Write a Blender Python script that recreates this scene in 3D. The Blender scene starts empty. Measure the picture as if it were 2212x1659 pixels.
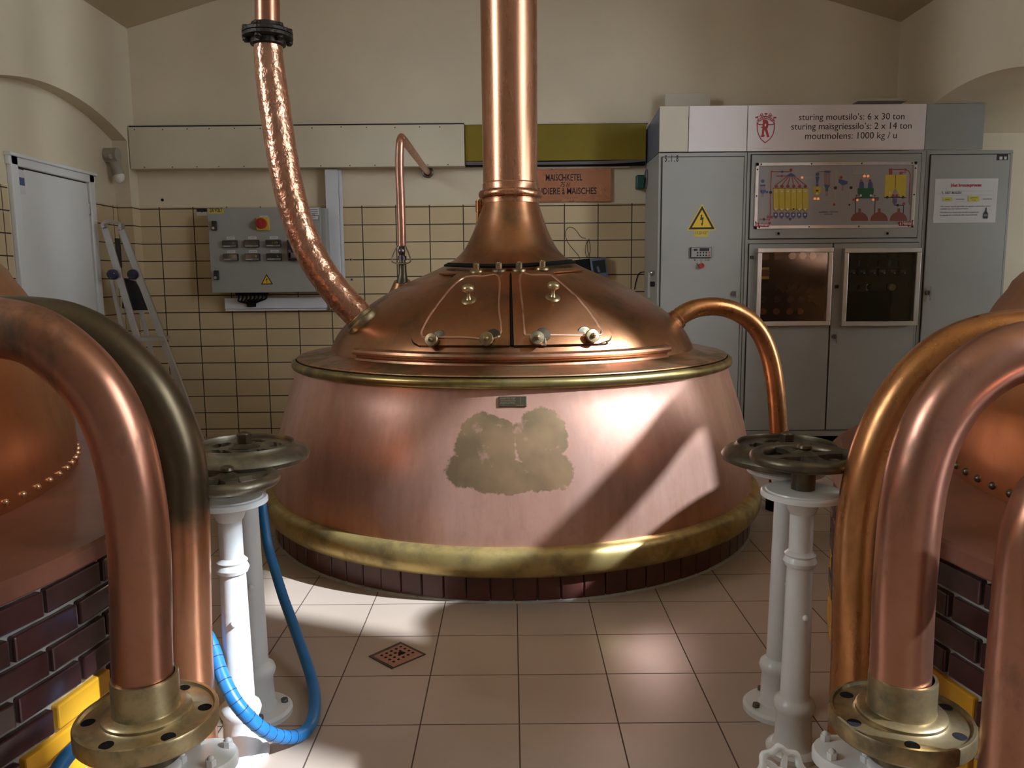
import bpy, bmesh, math, random
import numpy as np
from mathutils import Vector, Matrix
random.seed(7)
S = bpy.context.scene
# ------------------------------------------------------------------ camera, world, sun, exposure
FPX = 1700.0; TH = math.radians(7.52); RO = math.radians(0.5); CAMH = 1.31
_F = np.array([0, math.cos(TH), -math.sin(TH)]); _U0 = np.array([0, math.sin(TH), math.cos(TH)]); _R0 = np.array([1.0, 0, 0])
_R = math.cos(RO)*_R0 - math.sin(RO)*_U0; _U = math.cos(RO)*_U0 + math.sin(RO)*_R0
_C = np.array([0, 0, CAMH])
cam_d = bpy.data.cameras.new('camera'); cam = bpy.data.objects.new('camera', cam_d); S.collection.objects.link(cam)
cam_d.sensor_width = 36; cam_d.lens = 36*FPX/2212; cam_d.clip_start = 0.05
cam.matrix_world = Matrix(((_R[0], _U[0], -_F[0], 0), (_R[1], _U[1], -_F[1], 0), (_R[2], _U[2], -_F[2], CAMH), (0, 0, 0, 1)))
S.camera = cam
S.view_settings.view_transform = 'Standard'; S.view_settings.look = 'None'; S.view_settings.gamma = 1
S.view_settings.use_curve_mapping = False
S.view_settings.exposure = 0.0
W = bpy.data.worlds.new('sky'); S.world = W; W.use_nodes = True
bg = W.node_tree.nodes['Background']; bg.inputs[0].default_value = (0.88, 0.95, 1.0, 1); bg.inputs[1].default_value = 15.0
SUN_AZ = (0.93, -0.37); SUN_EL = math.radians(40)
sd = bpy.data.lights.new('sun', 'SUN'); sd.energy = 10.5; sd.angle = math.radians(0.9); sd.color = (0.78, 0.89, 1.0)
so = bpy.data.objects.new('sun', sd); S.collection.objects.link(so)
_sv = Vector((SUN_AZ[0]*math.cos(SUN_EL), SUN_AZ[1]*math.cos(SUN_EL), math.sin(SUN_EL)))
so.rotation_euler = _sv.to_track_quat('Z', 'Y').to_euler(); so.location = _sv*12
S.cycles.use_denoising = True; S.cycles.max_bounces = 10; S.cycles.diffuse_bounces = 6; S.cycles.glossy_bounces = 6
S.cycles.sample_clamp_indirect = 6; S.cycles.blur_glossy = 1.0
# window openings of the hall: (axis, wall coordinate, lo, hi, z0, z1)
WIN = [('x', 5.2, -0.80, -0.22, 1.0, 6.15), ('x', 5.2, 0.46, 1.80, 1.0, 5.85), ('x', 5.2, 2.5, 3.8, 0.9, 2.5),  # the low third opening is unseen, added for ambient light
       ('x', -5.2, 0.2, 1.9, 2.3, 5.4)]
for i, (ax, c, a, b, z0, z1) in enumerate(WIN):
    ld = bpy.data.lights.new('daylight_portal', 'AREA'); ld.shape = 'RECTANGLE'; ld.size = b-a; ld.size_y = z1-z0
    ld.cycles.is_portal = True
    lo = bpy.data.objects.new('daylight_portal', ld); S.collection.objects.link(lo)
    m = (a+b)/2
    sg_ = 1 if c > 0 else -1
    lo.location = (c+0.1*sg_, m, (z0+z1)/2) if ax == 'x' else (m, c-0.1, (z0+z1)/2)
    d = Vector((-sg_, 0, 0)) if ax == 'x' else Vector((0, 1, 0))
    lo.rotation_euler = d.to_track_quat('-Z', 'Z').to_euler()

# ------------------------------------------------------------------ measuring helpers (a sight line cut with a plane of the place)
def ray(px, py): return _F + _R*(px-1106)/FPX + _U*(829.5-py)/FPX
def on(i, px, py, v):
    d = ray(px, py); return Vector(_C + d*((v-_C[i])/d[i]))
def aty(px, py, y): return on(1, px, py, y)
def atx(px, py, x): return on(0, px, py, x)
def atz(px, py, z): return on(2, px, py, z)
def xz(px, py, y): p = aty(px, py, y); return (p.x, p.z)
def rect(x0, y0, x1, y1, Y):
    mx, my = (x0+x1)/2, (y0+y1)/2
    return (xz(x0, my, Y)[0], xz(x1, my, Y)[0], xz(mx, y1, Y)[1], xz(mx, y0, Y)[1])   # x0 x1 z0 z1

# ------------------------------------------------------------------ mesh building
class MB:
    def __init__(s): s.v = []; s.f = []; s.m = []; s.sm = []; s.uv = {}
    def add(s, vs, fs, mi=0, smooth=False, M=None):
        b = len(s.v)
        s.v += [tuple(M @ Vector(q)) if M else tuple(q) for q in vs]
        for f in fs: s.f.append(tuple(b+i for i in f)); s.m.append(mi); s.sm.append(smooth)
        return s
    def box(s, x0, x1, y0, y1, z0, z1, mi=0, M=None):
        v = [(x0, y0, z0), (x1, y0, z0), (x1, y1, z0), (x0, y1, z0), (x0, y0, z1), (x1, y0, z1), (x1, y1, z1), (x0, y1, z1)]
        return s.add(v, [(3, 2, 1, 0), (4, 5, 6, 7), (0, 1, 5, 4), (1, 2, 6, 5), (2, 3, 7, 6), (3, 0, 4, 7)], mi, False, M)
    def bbox(s, x0, x1, y0, y1, z0, z1, r=0.004, mi=0, M=None, seg=2):
        bm = bmesh.new(); bmesh.ops.create_cube(bm, size=1)
        for v in bm.verts: v.co = Vector((x0+(v.co.x+.5)*(x1-x0), y0+(v.co.y+.5)*(y1-y0), z0+(v.co.z+.5)*(z1-z0)))
        bmesh.ops.bevel(bm, geom=bm.edges[:], offset=r, segments=seg, profile=0.5, affect='EDGES')
        bm.verts.index_update()
        s.add([v.co[:] for v in bm.verts], [[v.index for v in f.verts] for f in bm.faces], mi, False, M); bm.free(); return s
    def prism(s, poly, a0, a1, axis='y', mi=0, M=None):
        n = len(poly)
        def q(p, a): return (p[0], a, p[1]) if axis == 'y' else ((a, p[0], p[1]) if axis == 'x' else (p[0], p[1], a))
        v = [q(p, a0) for p in poly]+[q(p, a1) for p in poly]
        ar = sum(poly[i][0]*poly[(i+1) % n][1]-poly[(i+1) % n][0]*poly[i][1] for i in range(n))
        fl = (ar > 0) != (axis == 'y')
        f = [tuple(range(n)), tuple(range(2*n-1, n-1, -1))]+[(i, i+n, (i+1) % n+n, (i+1) % n) for i in range(n)]
        if fl == (a1 > a0): f = [tuple(reversed(k)) for k in f]
        return s.add(v, f, mi, False, M)
    def lathe(s, prof, n=48, c=(0, 0, 0), a0=0, a1=2*math.pi, mi=0, M=None, smooth=True, cap=False):
        full = abs(a1-a0-2*math.pi) < 1e-6; k = n if full else n+1
        v = []; f = []
        for i in range(k):
            a = a0+(a1-a0)*i/n
            for r, z in prof: v.append((c[0]+r*math.cos(a), c[1]+r*math.sin(a), c[2]+z))
        L = len(prof)
        for i in range(n):
            j = (i+1) % k
            for t in range(L-1): f.append((i*L+t, j*L+t, j*L+t+1, i*L+t+1))
        if cap and not full: f += [tuple(range(L)), tuple(reversed(range((k-1)*L, k*L)))]
        return s.add(v, f, mi, smooth, M)
    def tube(s, pts, r, n=20, mi=0, cap=True, smooth=True, M=None):
        P = [Vector(p) for p in pts]; k = len(P); R = r if hasattr(r, '__len__') else [r]*k
        T = [(P[min(i+1, k-1)]-P[max(i-1, 0)]).normalized() for i in range(k)]
        up = Vector((0, 0, 1)) if abs(T[0].z) < .9 else Vector((1, 0, 0))
        N = (up-T[0]*up.dot(T[0])).normalized(); v = []; f = []
        for i in range(k):
            N = (N-T[i]*N.dot(T[i])).normalized(); B = T[i].cross(N)
            for j in range(n):
                a = 2*math.pi*j/n; v.append(tuple(P[i]+(N*math.cos(a)+B*math.sin(a))*R[i]))
        for i in range(k-1):
            for j in range(n): f.append((i*n+j, i*n+(j+1) % n, (i+1)*n+(j+1) % n, (i+1)*n+j))
        s.add(v, f, mi, smooth, M)
        if cap: s.add(v[:n], [tuple(reversed(range(n)))], mi, False, M); s.add(v[-n:], [tuple(range(n))], mi, False, M)
        return s
    def cyl(s, p0, p1, r, n=24, mi=0, r1=None, smooth=True): return s.tube([p0, p1], [r, r if r1 is None else r1], n, mi, True, smooth)
    def ball(s, c, r, mi=0, n=16, sc=(1, 1, 1), M=None):
        pr = [(max(1e-4, math.sin(math.pi*i/10)*r), -math.cos(math.pi*i/10)*r*sc[2]) for i in range(11)]
        return s.lathe(pr, n, c, mi=mi, M=M)
    def torus(s, c, R, r, n=48, mi=0, M=None, sz=1.0):
        pr = [(R+r*math.cos(2*math.pi*i/14), r*sz*math.sin(2*math.pi*i/14)) for i in range(15)]
        return s.lathe(pr, n, c, mi=mi, M=M)
    def disc(s, x, z, r, y, mi=0, n=18, t=0.002): return s.prism([(x+r*math.cos(2*math.pi*i/n), z+r*math.sin(2*math.pi*i/n)) for i in range(n)], y-t, y, 'y', mi)
    def plate(s, x0, x1, z0, z1, y, mi=0, t=0.002): return s.box(x0, x1, y-t, y, z0, z1, mi)
    def line(s, pts, w, y, mi=0, t=0.0015):
        for (a, b) in zip(pts[:-1], pts[1:]):
            d = Vector((b[0]-a[0], b[1]-a[1]));
            if d.length < 1e-6: continue
            d.normalize(); n = Vector((-d.y, d.x))*w/2; e = d*w*.35
            s.prism([(a[0]-e.x+n.x, a[1]-e.y+n.y), (a[0]-e.x-n.x, a[1]-e.y-n.y), (b[0]+e.x-n.x, b[1]+e.y-n.y), (b[0]+e.x+n.x, b[1]+e.y+n.y)], y-t, y, 'y', mi)
        return s
    def text(s, st, x0, x1, zb, y, mi=0, cap=None, M=None, shear=0, bold=0):
        v, f = glyphs(st, bold); xs = [p[0] for p in v]; a, b = min(xs), max(xs); k = (x1-x0)/(b-a)
        kz = k if cap is None else cap/0.70
        s.add([(x0+(p[0]-a)*k+shear*p[1]*kz, y-(0.0008 if p[2] > 0 else 0), zb+p[1]*kz) for p in v], f, mi, False, M); return s
    def build(s, name, mats, parent=None, at=None, smooth_angle=None):
        me = bpy.data.meshes.new(name)
        base = Vector(at) if at is not None else (WL(parent) if parent else Vector((0, 0, 0)))
        me.from_pydata([tuple(Vector(v)-base) for v in s.v], [], s.f)
        ms = mats if isinstance(mats, (list, tuple)) else [mats]
        for m in ms: me.materials.append(m)
        me.polygons.foreach_set('material_index', s.m); me.polygons.foreach_set('use_smooth', s.sm)
        bm = bmesh.new(); bm.from_mesh(me); bmesh.ops.remove_doubles(bm, verts=bm.verts[:], dist=1e-6)
        for e in bm.edges:
            if len(e.link_faces) == 2 and e.calc_face_angle(0) > math.radians(38): e.smooth = False
        bm.to_mesh(me); bm.free(); me.update()
        o = bpy.data.objects.new(name, me); S.collection.objects.link(o)
        if parent: o.parent = parent; o.location = base - WL(parent)
        else: o.location = base
        return o
_gl = {}
def glyphs(st, bold=0):
    if (st, bold) in _gl: return _gl[(st, bold)]
    cu = bpy.data.curves.new('t', 'FONT'); cu.body = st; cu.size = 1; cu.extrude = 0.01; cu.resolution_u = 3; cu.offset = bold
    o = bpy.data.objects.new('t', cu); S.collection.objects.link(o); bpy.context.view_layer.update()
    me = bpy.data.meshes.new_from_object(o.evaluated_get(bpy.context.evaluated_depsgraph_get()))
    r = ([v.co[:] for v in me.vertices], [list(p.vertices) for p in me.polygons])
    bpy.data.objects.remove(o); bpy.data.curves.remove(cu); bpy.data.meshes.remove(me); _gl[(st, bold)] = r; return r
def WL(o):
    l = Vector(o.location)
    while o.parent: o = o.parent; l += Vector(o.location)
    return l
def tag(o, label, cat, group=None):
    o['label'] = label; o['category'] = cat
    if group: o['group'] = group
    return o
def thing(name, label, cat, loc=(0, 0, 0), group=None):
    o = bpy.data.objects.new(name, None); S.collection.objects.link(o); o.location = loc; o.empty_display_size = .05
    return tag(o, label, cat, group)
def struct(o): o['kind'] = 'structure'; return o
def dup(root, loc, label):
    r = root.copy(); S.collection.objects.link(r); r.location = loc; r['label'] = label
    for ch in list(root.children):
        c = ch.copy(); S.collection.objects.link(c); c.parent = r
        for g in ch.children:
            d = g.copy(); S.collection.objects.link(d); d.parent = c
    return r
def spline(pts, n=8):
    P = [Vector(p) for p in pts]; out = []
    for i in range(len(P)-1):
        p0, p1, p2, p3 = P[max(i-1, 0)], P[i], P[i+1], P[min(i+2, len(P)-1)]
        for k in range(n):
            t = k/n; out.append(.5*((2*p1)+(p2-p0)*t+(2*p0-5*p1+4*p2-p3)*t*t+(3*p1-p0-3*p2+p3)*t**3))
    return out+[P[-1]]

# ------------------------------------------------------------------ materials
def nt(name):
    m = bpy.data.materials.new(name); m.use_nodes = True; t = m.node_tree; b = t.nodes['Principled BSDF']
    return m, t, b, t.nodes.new, t.links.new
def val(b, k, v): b.inputs[k].default_value = v
def c4(c): return (c[0], c[1], c[2], 1)
def simple(name, col, rough=.5, metal=0, var=.12, scale=6, bump=0, bscale=60, spec=.5, coat=0):
    m, t, b, N, L = nt(name); val(b, 'Roughness', rough); val(b, 'Metallic', metal); val(b, 'Specular IOR Level', spec); val(b, 'Coat Weight', coat)
    tc = N('ShaderNodeTexCoord'); no = N('ShaderNodeTexNoise'); no.inputs['Scale'].default_value = scale; no.inputs['Detail'].default_value = 5
    L(tc.outputs['Object'], no.inputs['Vector']); r = N('ShaderNodeValToRGB')
    r.color_ramp.elements[0].position = .3; r.color_ramp.elements[1].position = .7
    r.color_ramp.elements[0].color = c4([max(0, k*(1-var)) for k in col]); r.color_ramp.elements[1].color = c4([min(1, k*(1+var)) for k in col])
    L(no.outputs['Fac'], r.inputs['Fac']); L(r.outputs['Color'], b.inputs['Base Color'])
    if bump:
        n2 = N('ShaderNodeTexNoise'); n2.inputs['Scale'].default_value = bscale; L(tc.outputs['Object'], n2.inputs['Vector'])
        bp = N('ShaderNodeBump'); bp.inputs['Strength'].default_value = bump; bp.inputs['Distance'].default_value = .01
        L(n2.outputs['Fac'], bp.inputs['Height']); L(bp.outputs['Normal'], b.inputs['Normal'])
    return m
def metal_aged(name, ca, cb, cp, patina=.45, rough=.3, scale=(5, 5, 1.6), bump=.05, bscale=9, pits=0, psoft=.18, prough=.5, stain=None, metal=.9, pz=None):
    """two copper or brass tones mixed by stretched noise, patina patches, dark pits, uneven gloss"""
    m, t, b, N, L = nt(name); val(b, 'Metallic', metal)
    tc = N('ShaderNodeTexCoord'); mp = N('ShaderNodeMapping'); mp.inputs['Scale'].default_value = scale; L(tc.outputs['Object'], mp.inputs['Vector'])
    def noise(s, d=6, ro=.6, vec=None):
        n = N('ShaderNodeTexNoise'); n.inputs['Scale'].default_value = s; n.inputs['Detail'].default_value = d; n.inputs['Roughness'].default_value = ro
        L((vec or mp.outputs['Vector']), n.inputs['Vector']); return n.outputs['Fac']
    def ramp(x, a, c):
        r = N('ShaderNodeMapRange'); r.inputs['From Min'].default_value = a; r.inputs['From Max'].default_value = c; L(x, r.inputs['Value']); return r.outputs['Result']
    def mix(fac, A, B):
        x = N('ShaderNodeMix'); x.data_type = 'RGBA'; L(fac, x.inputs['Factor'])
        for i, k in ((6, A), (7, B)):
            if isinstance(k, tuple): x.inputs[i].default_value = c4(k)
            else: L(k, x.inputs[i])
        return x.outputs[2]
    def math_(op, A, B):
        x = N('ShaderNodeMath'); x.operation = op
        for i, k in ((0, A), (1, B)):
            if isinstance(k, (int, float)): x.inputs[i].default_value = k
            else: L(k, x.inputs[i])
        return x.outputs[0]
    col = mix(ramp(noise(1.0), .35, .65), ca, cb)
    pm = ramp(noise(1.7, 8, .65), 1-patina-psoft*.5, 1-patina+psoft*.5)
    if pz:                          # tarnish that sits on one stretch of the pipe only
        sz = N('ShaderNodeSeparateXYZ'); L(tc.outputs['Object'], sz.inputs[0])
        pm = math_('MULTIPLY', pm, ramp(math_('ADD', sz.outputs[2], math_('MULTIPLY', noise(4, 6, .65, tc.outputs['Object']), .3)), pz[0]+.1, pz[0]+.2))
    col = mix(pm, col, cp)
    fine = noise(28, 4, .6, tc.outputs['Object']); ro = math_('ADD', rough-.06, math_('MULTIPLY', noise(3.5), .12))
    ro = math_('ADD', ro, math_('MULTIPLY', pm, prough-rough))
    col = mix(math_('MULTIPLY', ramp(fine, .55, .75), .25), col, tuple(k*.55 for k in ca))
    if pits:
        lo = math_('MULTIPLY', ramp(noise(pits, 5, .75, tc.outputs['Object']), .66, .70), ramp(noise(3.2, 4, .6, tc.outputs['Object']), .52, .60))
        col = mix(math_('MULTIPLY', lo, .75), col, (.06, .035, .025))
    if stain:                       # one patch of tarnish with an edge of its own: (half width, z0, z1)
        sx = N('ShaderNodeSeparateXYZ'); L(tc.outputs['Object'], sx.inputs[0]); d = None
        for (ex, ez, rx, rz) in stain:
            u = math_('MULTIPLY', math_('SUBTRACT', sx.outputs[0], ex), 1/rx); v = math_('MULTIPLY', math_('SUBTRACT', sx.outputs[2], ez), 1/rz)
            q = math_('MULTIPLY', math_('SUBTRACT', math_('SQRT', math_('ADD', math_('MULTIPLY', u, u), math_('MULTIPLY', v, v)), 0), 1.0), (rx+rz)/2)
            d = q if d is None else math_('MINIMUM', d, q)
        wob = math_('MULTIPLY', math_('SUBTRACT', noise(16, 7, .68, tc.outputs['Object']), .5), .085)
        sm = math_('MULTIPLY', ramp(math_('ADD', d, wob), .004, -.004), math_('LESS_THAN', sx.outputs[1], 0))
        sm = math_('MULTIPLY', sm, ramp(noise(13, 5, .6, tc.outputs['Object']), .22, .40))
        col = mix(math_('MULTIPLY', sm, .9), col, mix(ramp(noise(6, 4, .5, tc.outputs['Object']), .4, .62), (.17, .125, .06), (.30, .19, .095)))
        ro = math_('ADD', ro, math_('MULTIPLY', sm, .12))
    L(col, b.inputs['Base Color']); L(ro, b.inputs['Roughness'])
    h = math_('ADD', math_('MULTIPLY', noise(bscale, 3, .5, tc.outputs['Object']), 1.0), math_('MULTIPLY', fine, .12))
    bp = N('ShaderNodeBump'); bp.inputs['Strength'].default_value = bump; bp.inputs['Distance'].default_value = .03
    L(h, bp.inputs['Height']); L(bp.outputs['Normal'], b.inputs['Normal'])
    return m
def tiles(name, c1, c2, mortar, w, h, off, plane, msize, rough=.25, mbump=.6, var=.3):
    m, t, b, N, L = nt(name); val(b, 'Roughness', rough)
    g = N('ShaderNodeNewGeometry'); sp = N('ShaderNodeSeparateXYZ'); L(g.outputs['Position'], sp.inputs[0]); cb = N('ShaderNodeCombineXYZ')
    ia, ib = {'xz': (0, 2), 'yz': (1, 2), 'xy': (0, 1)}[plane]
    for k, (i, o) in enumerate(((ia, off[0]), (ib, off[1]))):
        x = N('ShaderNodeMath'); x.operation = 'SUBTRACT'; x.inputs[1].default_value = o-10*(w if k == 0 else h)*10
        L(sp.outputs[i], x.inputs[0]); L(x.outputs[0], cb.inputs[k])
    br = N('ShaderNodeTexBrick'); br.offset = 0; br.squash = 1; br.inputs['Scale'].default_value = 1
    br.inputs['Color1'].default_value = c4(c1); br.inputs['Color2'].default_value = c4(c2); br.inputs['Mortar'].default_value = c4(mortar)
    br.inputs['Brick Width'].default_value = w; br.inputs['Row Height'].default_value = h; br.inputs['Mortar Size'].default_value = msize; br.inputs['Mortar Smooth'].default_value = .1
    L(cb.outputs[0], br.inputs['Vector'])
    no = N('ShaderNodeTexNoise'); no.inputs['Scale'].default_value = 2.2; no.inputs['Detail'].default_value = 6; L(g.outputs['Position'], no.inputs['Vector'])
    hs = N('ShaderNodeHueSaturation'); mr = N('ShaderNodeMapRange'); mr.inputs['To Min'].default_value = 1-var; mr.inputs['To Max'].default_value = 1+var
    L(no.outputs['Fac'], mr.inputs['Value']); L(mr.outputs['Result'], hs.inputs['Value']); L(br.outputs['Color'], hs.inputs['Color']); L(hs.outputs['Color'], b.inputs['Base Color'])
    bp = N('ShaderNodeBump'); bp.invert = True; bp.inputs['Strength'].default_value = mbump; bp.inputs['Distance'].default_value = .004
    L(br.outputs['Fac'], bp.inputs['Height']); L(bp.outputs['Normal'], b.inputs['Normal'])
    r2 = N('ShaderNodeMapRange'); r2.inputs['To Min'].default_value = rough; r2.inputs['To Max'].default_value = .8; L(br.outputs['Fac'], r2.inputs['Value']); L(r2.outputs['Result'], b.inputs['Roughness'])
    return m
def emit(name, col, s):
    m, t, b, N, L = nt(name); val(b, 'Base Color', c4((.02, .02, .02))); val(b, 'Emission Color', c4(col)); val(b, 'Emission Strength', s); return m
def glass(name, tint=(1, 1, 1)):
    m, t, b, N, L = nt(name); o = t.nodes['Material Output']; tr = N('ShaderNodeBsdfTransparent'); tr.inputs[0].default_value = c4(tint)
    gl = N('ShaderNodeBsdfGlossy'); gl.inputs['Roughness'].default_value = .03; fr = N('ShaderNodeFresnel'); fr.inputs[0].default_value = 1.45
    mx = N('ShaderNodeMixShader'); L(fr.outputs[0], mx.inputs[0]); L(tr.outputs[0], mx.inputs[1]); L(gl.outputs[0], mx.inputs[2]); L(mx.outputs[0], o.inputs['Surface']); return m

STAIN = []
for (a, b, c, d) in ((1050, 960, 68, 62), (1168, 950, 60, 64), (1012, 1020, 56, 34), (1090, 1030, 82, 36), (1182, 1018, 62, 42)):
    p_ = aty(a, b, 4.38-1.25); q_ = aty(a+c, b-d, 4.38-1.25); STAIN.append((p_.x, p_.z-.118, q_.x-p_.x, q_.z-p_.z))
PINK, ORANGE, DARK = (.78, .43, .32), (.66, .32, .17), (.10, .065, .035)
M_BODY = metal_aged('copper_polished', (.76, .46, .37), (.68, .38, .29), (.52, .28, .20), .42, .31, (3, 3, .6), .03, 2.6, pits=0, psoft=.3, prough=.38, stain=STAIN, metal=.66)
M_DOME = metal_aged('copper_tarnished', (.34, .15, .075), (.40, .18, .08), (.17, .11, .06), .40, .30, (2.5, 2.5, 2.5), .05, 3.5, pits=0, psoft=.22, prough=.42)
M_NECK = metal_aged('copper_neck', (.60, .30, .18), (.52, .25, .14), (.42, .22, .14), .40, .27, (6, 6, .8), .025, 3, psoft=.3, prough=.36)
M_SHOULDER = metal_aged('copper_shoulder', (.55, .29, .17), (.45, .24, .12), (.26, .19, .09), .48, .30, (3, 3, 3), .04, 4, pits=0, psoft=.12, prough=.42)
M_BRASS = metal_aged('brass_aged', (.56, .43, .17), (.46, .34, .13), (.25, .19, .09), .44, .38, (4, 4, 4), .04, 6, psoft=.2, prough=.5, metal=.72)
M_BRASS_DARK = metal_aged('brass_dark', (.42, .33, .13), (.33, .26, .10), (.17, .14, .07), .46, .30, (4, 4, 4), .04, 6, psoft=.2, prough=.45)
M_CURB = metal_aged('copper_curb', (.50, .25, .16), (.42, .20, .11), (.22, .15, .09), .42, .30, (5, 5, 5), .04, 8, psoft=.2, prough=.42)
M_BRASS_DULL = metal_aged('brass_dull', (.42, .32, .17), (.34, .26, .14), (.17, .14, .09), .46, .36, (9, 9, 9), .05, 14, psoft=.25, prough=.5)
M_BRASS_PALE = metal_aged('brass_pale', (.60, .50, .30), (.50, .40, .22), (.28, .24, .15), .40, .33, (12, 12, 12), .05, 20, psoft=.25, prough=.5)
M_BRONZE = metal_aged('bronze_dark', (.17, .14, .09), (.12, .10, .07), (.07, .065, .05), .45, .38, (10, 10, 10), .06, 18, psoft=.3, prough=.5)
M_PEWTER = metal_aged('bronze_grey', (.30, .27, .20), (.23, .21, .16), (.14, .13, .11), .45, .36, (9, 9, 9), .06, 18, psoft=.3, prough=.5)
M_PIPE = metal_aged('copper_pipe', (.46, .225, .16), (.39, .175, .10), (.16, .105, .07), .38, .30, (5, 5, 2.2), .05, 7, pits=45, psoft=.16, prough=.45)
M_PIPE_TARN = metal_aged('copper_pipe_tarnished', (.62, .29, .17), (.52, .23, .11), (.12, .095, .06), .66, .30, (4, 4, 2.2), .05, 7, pits=40, psoft=.2, prough=.36, pz=(.72, 0))
M_PIPE_RUST = metal_aged('copper_pipe_orange', (.60, .28, .11), (.48, .21, .08), (.28, .14, .06), .40, .28, (5, 5, 2), .06, 8, pits=0, psoft=.2, prough=.4)
M_THIN = metal_aged('copper_thin_tube', (.66, .36, .28), (.55, .28, .19), (.33, .22, .17), .40, .33, (8, 8, 3), .03, 9, psoft=.25, prough=.45)
M_SIDE = metal_aged('copper_side_kettle', (.62, .27, .11), (.54, .24, .11), (.45, .20, .11), .40, .30, (2.5, 2.5, .8), .03, 3, psoft=.3, prough=.4)
M_RIVET = metal_aged('copper_rivet', (.80, .46, .28), (.70, .38, .2), (.5, .26, .14), .4, .25, (9, 9, 9), .02, 9)
M_HAMMER = metal_aged('copper_hammered', (.66, .36, .25), (.52, .27, .17), (.28, .17, .10), .38, .27, (7, 7, 4), .38, 20, pits=60, psoft=.2, prough=.4)
M_FLANGE = simple('flange_black_iron', (.035, .03, .026), .5, .7, .3, 30, .5, 60)
M_FLOOR = tiles('floor_tiles', (.46, .36, .29), (.43, .335, .27), (.07, .05, .04), .295, .295, (.013, 3.075), 'xy', .0022, .30, .5, .18)
M_TILE = tiles('wall_tiles', (.57, .455, .285), (.53, .42, .26), (.03, .022, .016), .279, .1423, (-.391, 1.632), 'xz', .0042, .28, .6, .18)
M_TILE_SIDE = tiles('wall_tiles_side', (.57, .455, .285), (.53, .42, .26), (.03, .022, .016), .279, .1423, (6.43, 1.632), 'yz', .0042, .28, .6, .18)
M_WALL = simple('wall_paint_cream', (.64, .565, .42), .6, 0, .07, 1.2, .12, 5)
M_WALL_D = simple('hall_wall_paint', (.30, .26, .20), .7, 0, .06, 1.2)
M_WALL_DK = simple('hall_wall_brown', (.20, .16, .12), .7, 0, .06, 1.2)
M_STRIP = simple('text_strip_grey', (.34, .33, .28), .5, 0, .05, 8)
M_CEIL = simple('ceiling_paint', (.46, .39, .26), .7, 0, .06, 1.2)
M_BEAM = simple('panel_cream', (.58, .53, .41), .5, 0, .05, 3)
M_OLIVE = simple('duct_olive', (.20, .15, .008), .45, 0, .10, 3)
M_BLACK = simple('black_matt', (.006, .006, .007), .75, 0, .2, 20, spec=.15)
M_GREY = simple('cabinet_grey', (.34, .345, .325), .42, 0, .06, 2.0, .02, 90)
M_GREY_L = simple('box_grey', (.30, .31, .295), .42, 0, .05, 3)
M_GAP = simple('gasket_black', (.012, .011, .010), .6)
M_ALU = simple('aluminium_frame', (.62, .60, .57), .38, .8, .06, 10)
M_LADDER = simple('aluminium_ladder', (.58, .58, .58), .34, .9, .08, 12)
M_WHITE = simple('white_paint', (.66, .68, .69), .32, 0, .05, 8, .06, 50)
M_WHITE_G = simple('white_paint_glossy', (.68, .68, .66), .25, 0, .05, 8, .06, 50)
M_TRUNK = simple('pvc_white', (.60, .63, .68), .4, 0, .04, 6)
M_BOARD = simple('board_white', (.74, .69, .69), .45, 0, .03, 3)
M_BOARD_C = simple('board_cream', (.55, .51, .42), .5, 0, .04, 3)
M_PAPER = simple('paper_white', (.62, .61, .62), .6, 0, .03, 8)
M_YEL = simple('sign_yellow', (.72, .47, .02), .45, 0, .04, 8)
M_YEL_D = simple('label_yellow', (.55, .44, .06), .5, 0, .06, 12)
M_RED = simple('sign_red', (.36, .012, .015), .45, 0, .06, 6)
M_REDB = simple('button_red', (.35, .02, .02), .35, 0, .1, 20)
M_BLUE = simple('mimic_blue', (.06, .09, .22), .45, 0, .08, 20)
M_GREEN = simple('mimic_green', (.01, .10, .045), .45)
M_BROWN = simple('mimic_brown', (.22, .065, .045), .45)
M_MIMIC = simple('mimic_board', (.33, .31, .315), .4, 0, .02, 3)
M_MYEL = simple('mimic_yellow', (.60, .44, .045), .45, 0, .05, 20)
M_MRED = simple('mimic_line_red', (.33, .05, .04), .5)
M_MPALE = simple('mimic_line_pale', (.40, .36, .24), .5)
M_INK = simple('ink_black', (.012, .010, .014), .5)
M_INKR = simple('ink_red', (.45, .03, .05), .5)
M_GREYTXT = simple('ink_grey', (.14, .13, .15), .5)
M_HOSE = simple('hose_blue', (.015, .16, .42), .38, 0, .1, 20)
M_LEDGE = simple('ledge_red_paint', (.22, .085, .055), .40, 0, .22, 5, .1, 12, coat=.15)
M_BRK_B = simple('brick_glazed_brown', (.055, .022, .022), .22, 0, .35, 9, .08, 14)
M_BRK_Y = simple('brick_glazed_yellow', (.66, .33, .02), .22, 0, .12, 9, .08, 14)
M_BRK_R = simple('brick_red_brown', (.10, .032, .026), .35, 0, .25, 8, .08, 20)
M_MORTAR = simple('mortar_grey', (.40, .40, .36), .9, 0, .15, 30, .4, 60)
M_STEEL = simple('steel_dark', (.16, .16, .17), .32, .9, .1, 20)
M_CHROME = simple('chrome', (.62, .62, .64), .15, 1, .03, 20)
M_RUBBER = simple('rubber_black', (.015, .015, .02), .45)
M_NAVY = simple('plastic_navy', (.02, .022, .07), .35)
M_LCD = simple('display_dark', (.012, .02, .022), .12)
M_SEG = emit('display_digits', (.45, .55, .10), .10)
M_LAMP = emit('lamp_lit', (1, .32, .10), .55)
M_LAMPW = simple('lamp_white', (.75, .74, .70), .3)
M_GLASS = glass('clear_glass'); M_GLASS_D = glass('smoked_glass', (.93, .91, .88))
M_GREENDEV = simple('plastic_green', (.01, .07, .06), .45)
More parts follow.
